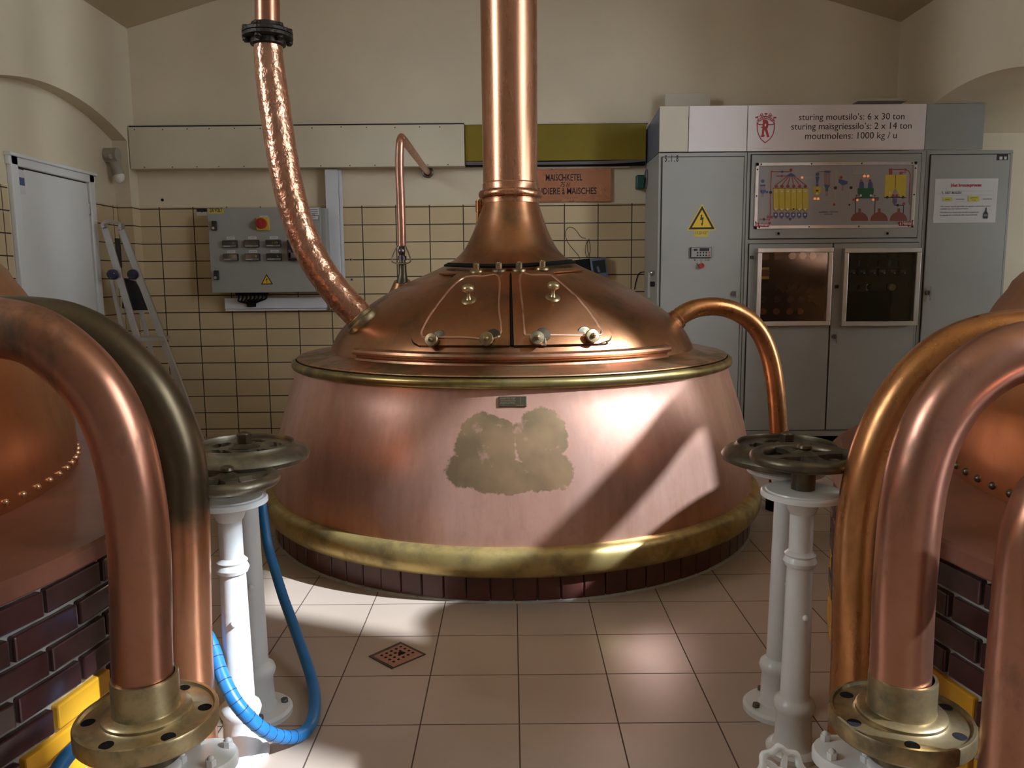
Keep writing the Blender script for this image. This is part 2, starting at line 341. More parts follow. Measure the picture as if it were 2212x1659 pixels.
M_BLUEGREY = simple('device_bluegrey', (.11, .14, .22), .35)
M_TERRA = simple('drain_terracotta', (.36, .17, .12), .5, 0, .15, 20)
M_DIRT = simple('drain_dark', (.07, .05, .045), .7, 0, .3, 30)
M_LAMPG = simple('lamp_grey_plastic', (.30, .28, .24), .5)
M_DOOR = simple('door_white_paint', (.66, .68, .68), .4, 0, .03, 3)
M_BRICKLINE = M_MORTAR
# ================================================================== the setting
YB = 6.65; XL, XR = -3.07, 3.15; EAVE = 3.34; RIDGE = 4.24
struct(MB().box(-6, 7.2, -4.2, 7.6, -.12, 0).build('floor', M_FLOOR))
wb = struct(MB().box(-3.6, 4.2, YB, YB+.15, 0, 4.5).build('wall_back', M_WALL))
cl = MB().box(XL, XR, YB-.012, YB, 0, 1.932); cl.build('tile_cladding', M_TILE, wb)
MB().disc(*xz(351, 432, YB), .012, YB-.001, 0, 10, .003).build('cable_hole', M_BLACK, wb)
def arch_wall(x0, x1):
    n = 24; y0, y1, zs, R = 4.59, 6.51, 2.445, 2.52; cy = (y0+y1)/2; cz = 2.635-R
    arc = [(cy+(y1-y0)/2*(1-2*i/n), cz+math.sqrt(R*R-((y1-y0)/2*(1-2*i/n))**2)) for i in range(n+1)]
    mb = MB(); top = 3.9                               # piers and the spandrel strips over the arch
    mb.box(x0, x1, y1, YB, 0, top); mb.box(x0, x1, 4.2, y0, 0, top)
    for (a, b) in zip(arc[:-1], arc[1:]): mb.prism([(a[0], a[1]), (a[0], top), (b[0], top), (b[0], b[1])], x0, x1, 'x')
    return mb
wl = struct(arch_wall(-3.19, XL).build('wall_left', M_WALL))
rec = MB(); XREC = -3.19; rec.box(XREC-.16, XREC, 4.2, YB, 0, 3.9); rec.build('recess_back', M_WALL, wl)
t = MB()
t.box(XREC, XREC+.01, 6.14, 6.51, 0, 1.932); t.box(XREC, XREC+.01, 4.59, 5.10, 0, 1.932); t.box(XL, XL+.01, 6.51, YB-.012, 0, 1.932)
t.build('tile_cladding', M_TILE_SIDE, wl)
MB().box(XREC+.01, XL+.01, 6.50, 6.51, 0, 1.932).build('tile_cladding', M_TILE, wl)
wr = struct(arch_wall(XR, 4.2).build('wall_right', M_WALL))
wa = struct(MB().box(4.2, 7.2, 7.0, 7.15, 0, 3.2).build('wall_annex', M_WALL))
struct(MB().box(4.2, 7.2, 4.2, 7.15, 2.95, 3.1).build('ceiling_annex', M_CEIL))
struct(MB().box(7.05, 7.2, 4.2, 7.0, 0, 3.1).build('wall_annex_side', M_WALL))
ce = MB()
for (xa, za, xb, zb) in ((XL-.3, EAVE-.087, .04, RIDGE), (.04, RIDGE, XR+.3, EAVE-.087)):
    ce.prism([(xa, za), (xa, za+.12), (xb, zb+.12), (xb, zb)], 4.15, YB+.1, 'y')
struct(ce.build('ceiling', M_CEIL))
af = MB(); af.box(5.3, 7.2, 4.12, 4.2, 0, 1.4); af.box(5.3, 7.2, 4.12, 4.2, 2.15, 3.1); af.box(5.3, 5.6, 4.12, 4.2, 1.4, 2.15); af.box(6.8, 7.2, 4.12, 4.2, 1.4, 2.15); struct(af.build('wall_annex_front', M_WALL_D))
# the brewing hall that goes on behind the camera
wm = MB(); HT = 6.8; WM = 4.12
wm.box(-5.3, XL-.0, WM, WM+.08, 0, HT); wm.box(XR, 5.3, WM, WM+.08, 0, HT)
wm.prism([(XL, EAVE), (XL, HT), (.04, HT), (.04, RIDGE)], WM, WM+.08, 'y'); wm.prism([(.04, RIDGE), (.04, HT), (XR, HT), (XR, EAVE)], WM, WM+.08, 'y')
struct(wm.build('wall_middle', M_WALL_D))

struct(MB().box(-5.4, 5.4, -4.2, 4.2, HT, HT+.15).build('ceiling_hall', M_CEIL))
def holed(ax, c0, c1, lo, hi, zt, wins):
    mb = MB(); cur = lo
    def b(a0, a1, z0, z1):
        if ax == 'x': mb.box(c0, c1, a0, a1, z0, z1)
        else: mb.box(a0, a1, c0, c1, z0, z1)
    for (a, bb, z0, z1) in wins:
        b(cur, a, 0, zt); b(a, bb, 0, z0); b(a, bb, z1, zt); cur = bb
    b(cur, hi, 0, zt); return mb
struct(holed('x', 5.2, 5.4, -4.2, 4.12, HT, [w[2:] for w in WIN if w[1] > 0]).build('wall_right_hall', M_WALL_D))
struct(holed('x', -5.4, -5.2, -4.2, 4.12, HT, [w[2:] for w in WIN if w[1] < 0]).build('wall_left_hall', M_WALL_D))
struct(MB().box(-5.2, 5.2, -4.2, -4.0, 0, HT).build('wall_front', M_WALL_DK))
for i, (ax, c, a, b, z0, z1) in enumerate(WIN):
    mb = MB(); w = .05
    for (p, q, u, v) in ((a, a+w, z0, z1), (b-w, b, z0, z1), (a, b, z0, z0+w), (a, b, z1-w, z1)):
        if ax == 'x': mb.box(min(c*1.012, c*1.023), max(c*1.012, c*1.023), p, q, u, v)
        else: mb.box(p, q, c-.12, c-.06, u, v)
    struct(mb.build('window_%d' % (i+1), M_DOOR))

# ------------------------------------------------------------------ door in the left recess
XD = XREC; yd0, yd1, zd = 5.12, 6.13, 2.13
dr = bpy.data.objects.new('door_1', None); S.collection.objects.link(dr); dr.location = (XD, yd0, 0); struct(dr)
fr = MB(); fw = .075
for (a, b, c, d) in ((yd0, yd0+fw, 0, zd), (yd1-fw, yd1, 0, zd), (yd0-.012, yd1+.012, zd-fw*.9, zd)):
    fr.bbox(XD, XD+.035, a, b, c, d, .008)
fr.bbox(XD, XD+.05, yd0-.02, yd1+.02, zd-.012, zd+.012, .005)
fr.build('door_frame', M_DOOR, dr)
MB().bbox(XD+.001, XD+.018, yd0+fw+.006, yd1-fw-.006, .01, zd-fw*.9-.008, .003).build('door_leaf', M_DOOR, dr)
MB().box(XD, XD+.004, yd0+fw, yd1-fw, 0, zd-fw*.9).build('door_gap', M_GAP, dr)
hg = MB(); z = 1.87
hg.cyl((XD+.034, yd1-fw-.002, z-.05), (XD+.034, yd1-fw-.002, z+.05), .008, 10); hg.box(XD+.018, XD+.022, yd1-fw-.03, yd1-fw, z-.04, z+.04)
hg.build('hinge', M_DOOR, dr)
p = atx(39, 385, XD); st = MB()
st.box(XD+.018, XD+.0195, p.y-.05, p.y+.035, p.z-.10, p.z+.10, 0); st.box(XD+.018, XD+.020, p.y-.05, p.y+.035, p.z+.055, p.z+.10, 1)
st.box(XD+.018, XD+.020, p.y-.05, p.y+.035, p.z-.045, p.z+.005, 2)
st.build('door_sticker', [M_PAPER, M_INK, M_BLUE], dr)

# ------------------------------------------------------------------ wall fittings at the back
def board(name, label, cat, x0, x1, y0, y1, z0, z1, m, r=.003):
    return tag(MB().bbox(x0, x1, y0, y1, z0, z1, r).build(name, m, None, ((x0+x1)/2, y1, z0)), label, cat)
bc = MB(); bc.bbox(-3.064, -.367, 6.53, YB-.004, 2.226, 2.553, .003)
bco = tag(bc.build('duct_cover', M_BEAM, None, (-1.7, YB, 2.226)), 'long cream duct cover screwed across the back wall above the grey control box', 'panel')
for i in range(13):
    x = -3.0+i*.205+random.uniform(-.03, .03)
    for (a, b) in ((x, 2.536+random.uniform(-.004, .004)), (x+.06, 2.238)): MB().disc(a, b, .005, 6.5305, 0, 8).build('screw', M_GAP, bco)
MB().box(-3.064, -.368, 6.545, YB-.004, 2.553, 2.566).build('top_dark_gap', M_GAP, bco)  # black strip stands in for shade in the gap over the cover
du = thing('cable_duct', 'olive green open section of duct behind the tall copper chimney', 'duct', (.4, YB, 2.23))
MB().bbox(-.362, 1.10, 6.56, YB-.001, 2.268, 2.555, .003).build('duct_body', M_OLIVE, du)
MB().box(-.362, 1.10, 6.575, YB-.001, 2.232, 2.268).build('shadow_gap', M_BLACK, du)
MB().bbox(-.362, 1.115, 6.55, YB-.001, 2.553, 2.566, .002).build('top_edge', M_BOARD_C, du)
for k in range(3):
    c = MB(); c.tube(spline([(-.36, 6.565, 2.245+.008*k), (.2, 6.56, 2.24+.006*k), (.8, 6.56, 2.243+.007*k), (1.1, 6.57, 2.262+.004*k)], 6), .006, 8); c.build('cable', M_GREYTXT, du)
tag(MB().bbox(.1, .98, 6.615, YB-.001, 2.212, 2.228, .004).build('batten', M_BOARD_C, None, (.5, YB, 2.212)), 'thin cream batten just above the copper name sign', 'batten')
# copper name sign
x0, x1, z0, z1 = rect(1112, 362.5, 1320, 436, 6.63); sg = thing('name_sign', 'flat copper sign with dark lettering on the wall behind the chimney', 'sign', ((x0+x1)/2, YB, z0))
M_SIGN = metal_aged('copper_sign', (.74, .40, .27), (.70, .36, .24), (.62, .32, .2), .4, .26, (2, 2, 2), .01, 3, prough=.3)
MB().bbox(x0, x1, 6.622, YB, z0, z1, .002).build('sign_plate', M_SIGN, sg)
le = MB(); Y = 6.622
for stx, a, b, yy, cap, sh, bo in (('MAISCHKETEL', 1179, 1258, 390, .052, 0, .012), ('75 hl', 1210, 1229, 403.5, .037, .22, 0), ('CHAUDIERE à MAISCHES', 1133, 1288.5, 419.5, .052, 0, .012)):
    u, zz = xz(a, yy, Y); u2, _ = xz(b, yy, Y); zz = xz((a+b)/2, yy, Y)[1]; le.text(stx, u, u2, zz, Y, 0, cap, None, sh, bo)
le.build('lettering', M_INK, sg)
# vertical trunking and horizontal trunking
x0, x1, z0, z1 = rect(708, 366, 741, 668, 6.60)
vt = thing('cable_trunking', 'white upright plastic cable trunking right of the grey control box', 'trunking', ((x0+x1)/2, YB, z0))
MB().bbox(x0, x1-.022, 6.58, YB-.001, z0, z1, .003).build('trunking_body', M_TRUNK, vt); MB().bbox(x1-.020, x1, 6.60, YB-.001, z0, z1, .003).build('side_rail', M_TRUNK, vt)
x0, x1, z0, z1 = rect(487, 643, 706.5, 671, 6.60)
ht = thing('cable_trunking', 'white horizontal plastic cable trunking under the grey control box', 'trunking', ((x0+x1)/2, YB, z0))
MB().bbox(x0, x1, 6.58, YB-.013, z0+.018, z1, .003).build('trunking_body', M_TRUNK, ht); MB().bbox(x0, x1, 6.59, YB-.013, z0, z0+.016, .002).build('lower_rail', M_TRUNK, ht)

# ------------------------------------------------------------------ grey control box with six meters
YC = 6.47
def zc(zx, zy): return (420+zx/6.506, 420+zy/6.506)
x0, x1, z0, z1 = rect(453, 449, 706, 631, YC)
cbx = thing('control_box', 'grey wall control box with six small meters and a red main switch', 'control box', ((x0+x1)/2, YB, z0))
MB().bbox(x0, x1, YC+.02, YB-.012, z0, z1, .006).build('box_body', M_GREY_L, cbx)
MB().bbox(x0-.003, x1-.04, YC, YC+.019, z0-.003, z1+.003, .005).build('box_door', M_GREY_L, cbx)
def prect(zf, a, b, c, d, Y): return rect(*zf(a, b), *zf(c, d), Y)
for a, b in ((283, 440), (315, 1135)):
    q = xz(*zc(a, b), YC); l = MB(); l.bbox(q[0]-.018, q[0]+.022, YC-.022, YC, q[1]-.038, q[1]+.038, .006); lo = l.build('lock', M_RUBBER, cbx)
    MB().disc(q[0]-.004, q[1]-.02, .012, YC-.022, 0, 14, .004).build('key_barrel', M_CHROME, lo)
r = prect(zc, 200, 208, 415, 268, YC); l = MB(); l.plate(*r, YC, 0); l.text('230 VOLT', r[0]+.008, r[1]-.012, r[2]+.012, YC-.002, 1, .033, None, 0, .015); l.build('voltage_label', [M_YEL_D, M_INK], cbx)
q = xz(*zc(968, 415), YC); ms = MB(); ms.bbox(q[0]-.052, q[0]+.052, YC-.016, YC, q[1]-.052, q[1]+.052, .004); mso = ms.build('main_switch', M_MYEL, cbx)
k = MB(); k.cyl((q[0]-.008, YC-.016, q[1]+.002), (q[0]-.008, YC-.045, q[1]+.002), .043, 24); k.bbox(q[0]-.018, q[0]+.002, YC-.06, YC-.045, q[1]-.035, q[1]+.039, .004); k.build('rotary_knob', M_REDB, mso)
def label(mb, zf, a, b, c, d, Y, st, mi=0, ti=1, t=.0025):
    r = prect(zf, a, b, c, d, Y); mb.plate(*r, Y, mi, t)
    w = (r[1]-r[0]); h = r[3]-r[2]; mb.text(st, r[0]+w*.12, r[1]-w*.12, r[2]+h*.34, Y-t, ti, h*.34)
lb = MB(); label(lb, zc, 917, 300, 1030, 338, YC, 'HOOFDSCHAK'); lb.build('switch_label', [M_PAPER, M_INK], cbx)
mets = [((408, 648, 612, 750), (455, 595, 567, 630), 'WATERMETER 1', '0'), ((715, 642, 918, 745), (757, 592, 872, 628), 'WATERMETER 2', '-'), ((1015, 640, 1222, 742), (1060, 590, 1172, 626), 'WATERMAISCH', '1 99'),
        ((420, 835, 624, 935), (462, 787, 575, 822), 'FILTERWORT', '5'), ((724, 832, 929, 933), (767, 783, 880, 818), 'SPOEL TEMP', '1'), ((1026, 828, 1232, 930), (1069, 781, 1184, 815), 'TEMPERATUUR', '6')]
for (bx, lbx, st, dg) in mets:
    r = prect(zc, *bx, YC); m_ = MB(); m_.bbox(*r[:2], YC-.03, YC, *r[2:], .004); mo = m_.build('meter', M_RUBBER, cbx)
    h = r[3]-r[2]; w = r[1]-r[0]; d_ = MB(); d_.plate(r[0]+w*.05, r[1]-w*.05, r[2]+h*.34, r[3]-h*.1, YC-.03, 0, .001); d_.plate(r[0]+w*.05, r[1]-w*.05, r[2]+h*.08, r[2]+h*.30, YC-.03, 1, .001)
    d_.plate(r[0]+w*.52, r[1]-w*.08, r[2]+h*.11, r[2]+h*.27, YC-.031, 3, .0008)
    wd = w*(.09*len(dg)+.02); d_.text(dg, r[1]-w*.17-wd, r[1]-w*.17, r[2]+h*.44, YC-.0312, 2, h*.34); d_.build('display', [M_LCD, M_GREY_L, M_SEG, M_GREYTXT], mo)
    l = MB(); label(l, zc, *lbx, YC, st); l.build('meter_label', [M_PAPER, M_INK], cbx)
r = prect(zc, 1325, 640, 1585, 928, YC); m_ = MB(); m_.bbox(*r[:2], YC-.05, YC, *r[2:], .008); mo = m_.build('chart_recorder', M_RUBBER, cbx)
d_ = MB(); d_.plate(r[0]+.03, r[1]-.03, r[2]+.07, r[3]-.03, YC-.05, 0, .001); d_.plate(r[0]+.012, r[0]+.028, r[2]+.02, r[3]-.08, YC-.05, 1, .002); d_.plate(r[0]+.012, r[1]-.03, r[2]+.02, r[2]+.06, YC-.05, 1, .002); d_.build('screen', [M_LCD, M_GREYTXT], mo)
def warn_tri(mb, cx, zb, w, h, Y, bd=.11, my=0, mk=1, arrow=False):
    def tri(s): return [(cx-w/2*s, zb+h*.333*(1-s)), (cx+w/2*s, zb+h*.333*(1-s)), (cx, zb+h*(.333+.667*s))]
    if arrow: mb.prism(tri(1.13), Y-.0015, Y, 'y', my)
    mb.prism(tri(1), Y-.0025, Y, 'y', mk); mb.prism(tri(1-2.3*bd), Y-.0035, Y-.0026, 'y', my); u = h/10
    bolt = [(-.45, 5.8), (.15, 5.8), (-.05, 4.5), (.75, 4.7), (.35, 2.1), (.65, 2.2), (.05, .95), (-.35, 2.1), (0, 2.1), (.2, 3.7), (-.75, 3.4)]
    mb.prism([(cx+a*u, zb+(b+.45)*u) for a, b in bolt], Y-.0045, Y-.0036, 'y', mk)
a0 = xz(*zc(937, 1265), YC); a1 = xz(*zc(1105, 1265), YC); a2 = xz(*zc(1017, 1117), YC)
l = MB(); warn_tri(l, (a0[0]+a1[0])/2, a0[1], a1[0]-a0[0], a2[1]-a0[1], YC); l.build('warning_sign', [M_YEL, M_INK], cbx)
r = prect(zc, 1582, 190, 1748, 292, YC); l = MB(); l.plate(*r, YC, 0)
for k in range(6): l.plate(r[0]+.006, r[1]-.008, r[3]-.016-k*.016, r[3]-.011-k*.016, YC-.002, 1, .0006)
l.build('maker_label', [M_PAPER, M_BLUE], cbx)
r = prect(zc, 1610, 295, 1750, 362, YC); l = MB(); l.plate(*r, YC, 1); l.plate(r[0]+.005, r[1]-.005, r[2]+.005, r[3]-.005, YC-.002, 0, .001); l.text('C E', r[0]+.03, r[1]-.03, r[2]+.016, YC-.003, 2, .034); l.build('conformity_label', [M_PAPER, M_BLUE, M_INK], cbx)
cab = MB()
for k in range(8):
    a = zc(610+k*55, 1368); q = aty(*a, 6.55); e = aty(*zc(760+k*12, 1530), 6.575)
    cab.tube(spline([q, (q.x+.01, 6.54, q.z-.05), ((q.x+e.x)/2-.03+k*.004, 6.54, (q.z+e.z)/2-.03), e], 6), .007, 8)
for k in range(9): q = aty(*zc(600+k*52, 1372), 6.55); cab.cyl((q.x, 6.55, q.z+.01), (q.x, 6.55, q.z-.03), .015, 10)
r = prect(zc, 745, 1475, 865, 1580, 6.575); cab.bbox(*r[:2], 6.555, 6.579, *r[2:], .003); cab.build('cable_bundle', M_BLACK, cbx)
r = prect(zc, 42, 205, 188, 300, YB); l = MB(); l.plate(*r, YB-.012, 0); l.plate(r[0], r[1], r[2]+(r[3]-r[2])*.55, r[3], YB-.0142, 1, .001); l.disc((r[0]+r[1])/2, r[2]+.03, .006, YB-.0142, 1, 10)
tag(l.build('sticker', [M_PAPER, M_INK], None, (r[0], YB, r[2])), 'black and white sticker on the tiles left of the grey control box', 'sticker')
# lamp on the left recess
q = atx(228, 335, XREC); lm = thing('wall_lamp', 'grey wall lamp with a bare clear bulb pointing down beside the door', 'lamp', (XREC, q.y, q.z))
b = MB(); b.cyl((XREC, q.y, q.z), (XREC+.10, q.y, q.z), .055, 20); b.cyl((XREC+.03, q.y-.05, q.z-.02), (XREC+.07, q.y-.065, q.z-.02), .02, 12); b.build('mounting_box', M_LAMPG, lm)
b = MB(); b.cyl((XREC+.06, q.y, q.z-.02), (XREC+.085, q.y+.012, q.z-.15), .036, 18, 0, .043); b.torus((XREC+.06, q.y, q.z-.055), .036, .006); b.build('lamp_holder', M_LAMPG, lm)
b = MB(); b.ball((XREC+.088, q.y+.012, q.z-.165), .042, 0, 18, (1, 1, 1.15)); b.build('bulb', M_LAMPW, lm)

# ------------------------------------------------------------------ grey switch cabinets
YF = 6.05
def zm(a, b): return (1600+a/5.53, 200+b/5.53)
def zl(a, b): return (1600+a/5.53, 500+b/5.53)
def zs(a, b): return (1390+a/7.9, 320+b/7.9)
XA, XB, XCc, XD2 = xz(1421, 500, YF)[0], xz(1611, 500, YF)[0], xz(1994, 500, YF)[0], xz(2180, 500, YF)[0]
ZT = xz(1700, 327, YF)[1]; ZB = .075
def cabinet(x0, x1, label):
    c = thing('switch_cabinet', label, 'cabinet', ((x0+x1)/2, YB, 0), 'grey switch cabinets in a row')
    m = MB(); m.bbox(x0+.002, x1-.002, YF+.015, YB-.013, ZB, ZT, .004); m.build('cabinet_body', M_GREY, c)
    m = MB(); m.box(x0+.03, x1-.03, YF+.09, YB-.02, 0, ZB); m.build('plinth', M_BLACK, c); return c  # recessed plinth coloured black for the shade under the cabinet
def door(c, x0, x1, z0, z1, name='cabinet_door', hole=None):
    g = MB(); g.box(x0-.006, x1+.006, YF+.008, YF+.0151, z0-.006, z1+.006); g.build('gasket', M_GAP, c)
    m = MB()
    if hole:
        h0, h1, k0, k1 = hole
        for q in ((x0, h0, z0, z1), (h1, x1, z0, z1), (h0, h1, z0, k0), (h0, h1, k1, z1)): m.box(q[0], q[1], YF, YF+.014, q[2], q[3])
    else: m.bbox(x0, x1, YF, YF+.014, z0, z1, .003)
    return m.build(name, M_GREY, c)
def lock(c, q, h=.06, turn=False):
    l = MB(); l.cyl((q[0], YF, q[1]), (q[0], YF-.018, q[1]), .018, 18); lo = l.build('lock', M_STEEL, c)
    l = MB(); l.bbox(q[0]+.012, q[0]+.026, YF-.03, YF-.016, q[1]-h, q[1]+h*.8, .004); l.build('lock_handle', M_GREY_L, lo)
zdt, zdb = ZT-.035, .13
ca = cabinet(XA, XB, 'tall grey switch cabinet with yellow lightning triangle, leftmost of the row')
dA = door(ca, XA+.028, XB-.028, zdb, zdt)
l = MB(); q = xz(*zs(365, 232), YF); q2 = xz(*zs(595, 232), YF); l.text('5 . 1 . 8', q[0], q2[0], q[1], YF, 0, .047, None, 0, .02); l.build('stencil_number', M_INK, dA)
a0 = xz(*zs(768, 1388), YF); a1 = xz(*zs(1215, 1380), YF); a2 = xz(*zs(1000, 985), YF)
l = MB(); warn_tri(l, (a0[0]+a1[0])/2, a0[1], a1[0]-a0[0], a2[1]-a0[1], YF, .11, 0, 1, True); l.build('warning_sign', [M_YEL, M_INK], dA)
l = MB(); r = prect(zs, 865, 1402, 1108, 1515, YF); l.plate(*r, YF, 0); l.text('3 X 220 VOLT', r[0]+.008, r[1]-.008, r[2]+.02, YF-.002, 1, .022); l.build('voltage_label', [M_YEL_D, M_INK], dA)
x0, x1, z0, z1 = rect(1491, 534, 1536, 557, YF); m_ = MB(); m_.bbox(x0, x1, YF-.02, YF, z0, z1, .003); mo = m_.build('keypad', M_RUBBER, dA)
l = MB(); l.plate(x0+.004, x1-.004, z0+.004, z1-.004, YF-.02, 0, .001); l.plate(x0+.065, x1-.02, z1-.03, z1-.008, YF-.021, 1, .001); l.plate(x0+.02, x0+.05, z1-.028, z1-.012, YF-.021, 1, .001)
for i in range(5):
    for j in range(2): l.plate(x0+.045+i*.022, x0+.057+i*.022, z0+.012+j*.02, z0+.024+j*.02, YF-.021, 1 if i < 4 else 2, .001)
l.build('key_face', [M_GREY_L, M_INK, M_INKR], mo)
q = xz(1514, 574, YF); l = MB(); l.cyl((q[0], YF, q[1]), (q[0], YF-.03, q[1]), .02, 16); l.build('red_button', M_REDB, dA)
l = MB(); l.line([(q[0], q[1]+.05), (q[0], q[1]+.02)], .004, YF); l.line([(q[0]-.03, q[1]+.022), (q[0]-.02, q[1])], .004, YF); l.text('I', q[0]-.05, q[0]-.044, q[1]+.035, YF, 0, .015); l.text('0 uit', q[0]+.03, q[0]+.065, q[1]+.035, YF, 0, .015); l.build('button_marking', M_INK, dA)
lock(dA, xz(1584, 634, YF), .03)
side = MB(); qx = XA-.012
side.bbox(XA-.012, XA+.001, YF+.28, YF+.34, 1.16, 1.36, .003); side.build('side_socket', M_PAPER, ca)
MB().ball((XA-.016, YF+.12, 1.355), .022, 0, 12).build('side_knob', M_CHROME, ca); MB().cyl((XA-.03, YF+.12, 1.27), (XA+.002, YF+.12, 1.27), .02, 12).build('side_knob', M_RUBBER, ca)
# middle cabinet
cb = cabinet(XB, XCc, 'wide grey switch cabinet with brewing diagram and two glazed doors, middle of the row')
x0, x1, z0, z1 = rect(1622, 333, 1986, 514, YF)
dM = door(cb, x0, x1, z0, z1, 'diagram_door')
for a in (1681, 1916): r = rect(a-5, 500, a+5, 509, YF); l = MB(); l.bbox(*r[:2], YF-.006, YF, *r[2:], .004); lo = l.build('latch', M_GREY_L, dM); MB().disc((r[0]+r[1])/2, (r[2]+r[3])/2, .01, YF-.006, 0, 12).build('key_hole', M_BLACK, lo)
bo = MB(); F0 = prect(zm, 165, 832, 2080, 1622, YF)
r = F0; w = .024
for q in ((r[0], r[1], r[3]-w, r[3]), (r[0], r[1], r[2], r[2]+w), (r[0], r[0]+w, r[2], r[3]), (r[1]-w, r[1], r[2], r[3])): bo.bbox(q[0], q[1], YF-.012, YF, q[2], q[3], .002)
for i in range(4):
    for zz in (r[2]+w/2, r[3]-w/2): bo.disc(r[0]+.04+(r[1]-r[0]-.08)*i/3, zz, .006, YF-.012, 1, 8)
for i in range(3):
    for xx in (r[0]+w/2, r[1]-w/2): bo.disc(xx, r[2]+.05+(r[3]-r[2]-.1)*i/2, .006, YF-.012, 1, 8)
bo.build('diagram_frame', [M_ALU, M_INK], dM)
MI = MB(); YM = YF-.004
MI.box(r[0]+w, r[1]-w, YM, YF-.0005, r[2]+w, r[3]-w, 0)
def P(a, b): return xz(*zm(a, b), YM)
def poly(pts, mi, t=.0015): MI.prism([P(*k) for k in pts], YM-t, YM, 'y', mi)
def ln(pts, mi, w=.006, t=.001): MI.line([P(*k) for k in pts], w, YM, mi, t)
def dt(a, b, rr, mi, t=.0025): q = P(a, b); MI.disc(q[0], q[1], rr, YM, mi, 12, t)
BL, YE, RD, GR, BRN, PALE, INK, WH, LMP = 1, 2, 3, 4, 5, 6, 7, 8, 9
dt(263, 1058, .012, BL); poly([(232, 1100), (293, 1098), (293, 1117), (232, 1119)], BL)
for k in range(4): poly([(234+15*k, 1119), (245+15*k, 1119), (245+15*k, 1165), (234+15*k, 1165)], 10)
poly([(232, 1163), (300, 1165), (302, 1180), (270, 1207), (250, 1207), (232, 1188)], BL); dt(314, 1190, .009, BL)
for k in range(2): poly([(247+14*k, 1210), (258+14*k, 1210), (258+14*k, 1250), (247+14*k, 1250)], 10)
ln([(338, 1530), (350, 1500), (366, 935), (380, 945), (600, 945)], RD); ln([(225, 1514), (335, 1514)], RD); ln([(430, 998), (560, 998)], RD)
dt(357, 1192, .011, INK); dt(496, 945, .009, BL); dt(278, 1514, .009, INK); dt(490, 998, .008, RD); dt(600, 925, .011, RD)
for a in (328, 370): dt(a, 1487, .009, RD)
dt(347, 1558, .008, RD)
poly([(600, 958), (655, 990), (625, 1003), (575, 1003), (545, 992)], BL)
for k in range(6):
    x = 423+70*k; ln([(555+18*k, 1000), (x, 1105)], RD, .006); dt(x, 1120, .012, RD)
    poly([(388+70*k, 1143), (456+70*k, 1143), (456+70*k, 1390), (422+70*k, 1425), (388+70*k, 1390)], YE)
    ln([(388+70*k, 1143), (388+70*k, 1390), (422+70*k, 1427), (456+70*k, 1390)], INK, .0022, .002)
    dt(423+70*k, 1180, .007, WH); dt(420+70*k, 1392, .007, WH if k != 3 else INK)
    poly([(390+70*k, 1433), (444+70*k, 1433), (444+70*k, 1482), (418+70*k, 1508), (392+70*k, 1482)], 11); dt(418+70*k, 1460, .007, WH)
ln([(388, 1143), (808, 1143)], INK, .0025, .002); ln([(660, 1015), (890, 1015)], PALE, .004); dt(733, 1015, .010, LMP); ln([(360, 1515), (790, 1515)], PALE, .003); dt(590, 1510, .010, BL)
dt(917, 976, .013, BL); poly([(893, 1005), (940, 1005), (922, 1085), (905, 1085)], BL); dt(914, 1104, .010, BL)
ln([(930, 960), (935, 943), (1000, 943)], RD, .004)
poly([(866, 1125), (960, 1123), (957, 1200), (912, 1240), (866, 1200)], YE); dt(913, 1140, .006, WH); dt(910, 1207, .008, WH); poly([(898, 1165), (928, 1165), (928, 1182), (898, 1182)], RD); dt(885, 1268, .010, LMP); dt(925, 1268, .010, LMP)
poly([(1000, 934), (1073, 934), (1070, 955), (1000, 955)], BL)
for k in range(4): poly([(1000+19*k, 957), (1012+19*k, 957), (1010+19*k, 1103), (998+19*k, 1103)], 10)
poly([(996, 1103), (1070, 1103), (1040, 1150), (1020, 1150)], BL); dt(1029, 1163, .010, GR)
for k in range(2): poly([(1014+15*k, 1185), (1025+15*k, 1185), (1024+15*k, 1236), (1013+15*k, 1236)], 10)
ln([(1120, 1330), (1140, 925), (1160, 970), (1190, 980)], PALE, .007); dt(1131, 1138, .011, INK); dt(1115, 1338, .009, RD); ln([(860, 1280), (1120, 1280)], PALE, .004)
poly([(1168, 1032), (1230, 1045), (1275, 1060), (1273, 1090), (1220, 1112), (1172, 1075)], BL); dt(1200, 1014, .011, RD); poly([(1208, 1120), (1228, 1120), (1226, 1170), (1206, 1170)], 10)
ln([(1298, 1335), (1330, 925), (1335, 965), (1500, 965)], PALE, .007); dt(1317, 1136, .011, INK); dt(1298, 1340, .007, INK); ln([(1450, 1040), (1455, 998), (1545, 998), (1548, 1040)], PALE, .004); dt(1478, 998, .010, LMP); dt(1520, 998, .010, LMP)
for x in (1445, 1548):
    MI.prism([P(x-27, 1145)]+[P(x+27, 1145)]+[P(x+27*math.cos(math.pi*k/8), 1095-35*math.sin(math.pi*k/8)) for k in range(9)], YM-.0015, YM, 'y', BL); dt(x-5, 1050, .009, RD)
poly([(1397, 1142), (1590, 1142), (1588, 1200), (1560, 1258), (1430, 1258), (1397, 1200)], GR, .002); dt(1433, 1230, .009, WH, .003); dt(1555, 1230, .009, WH, .003)
ln([(1370, 1258), (1650, 1258)], INK, .006); ln([(1372, 1258), (1368, 1440)], INK, .005); ln([(1606, 1258), (1600, 1440)], INK, .005)
for a, b in ((1350, 1280), (1632, 1280)): dt(a, b, .009, RD)
for a, b in ((1393, 1284), (1583, 1280)): dt(a, b, .009, LMP)
dt(1385, 1232, .008, RD); dt(1600, 1232, .006, RD)
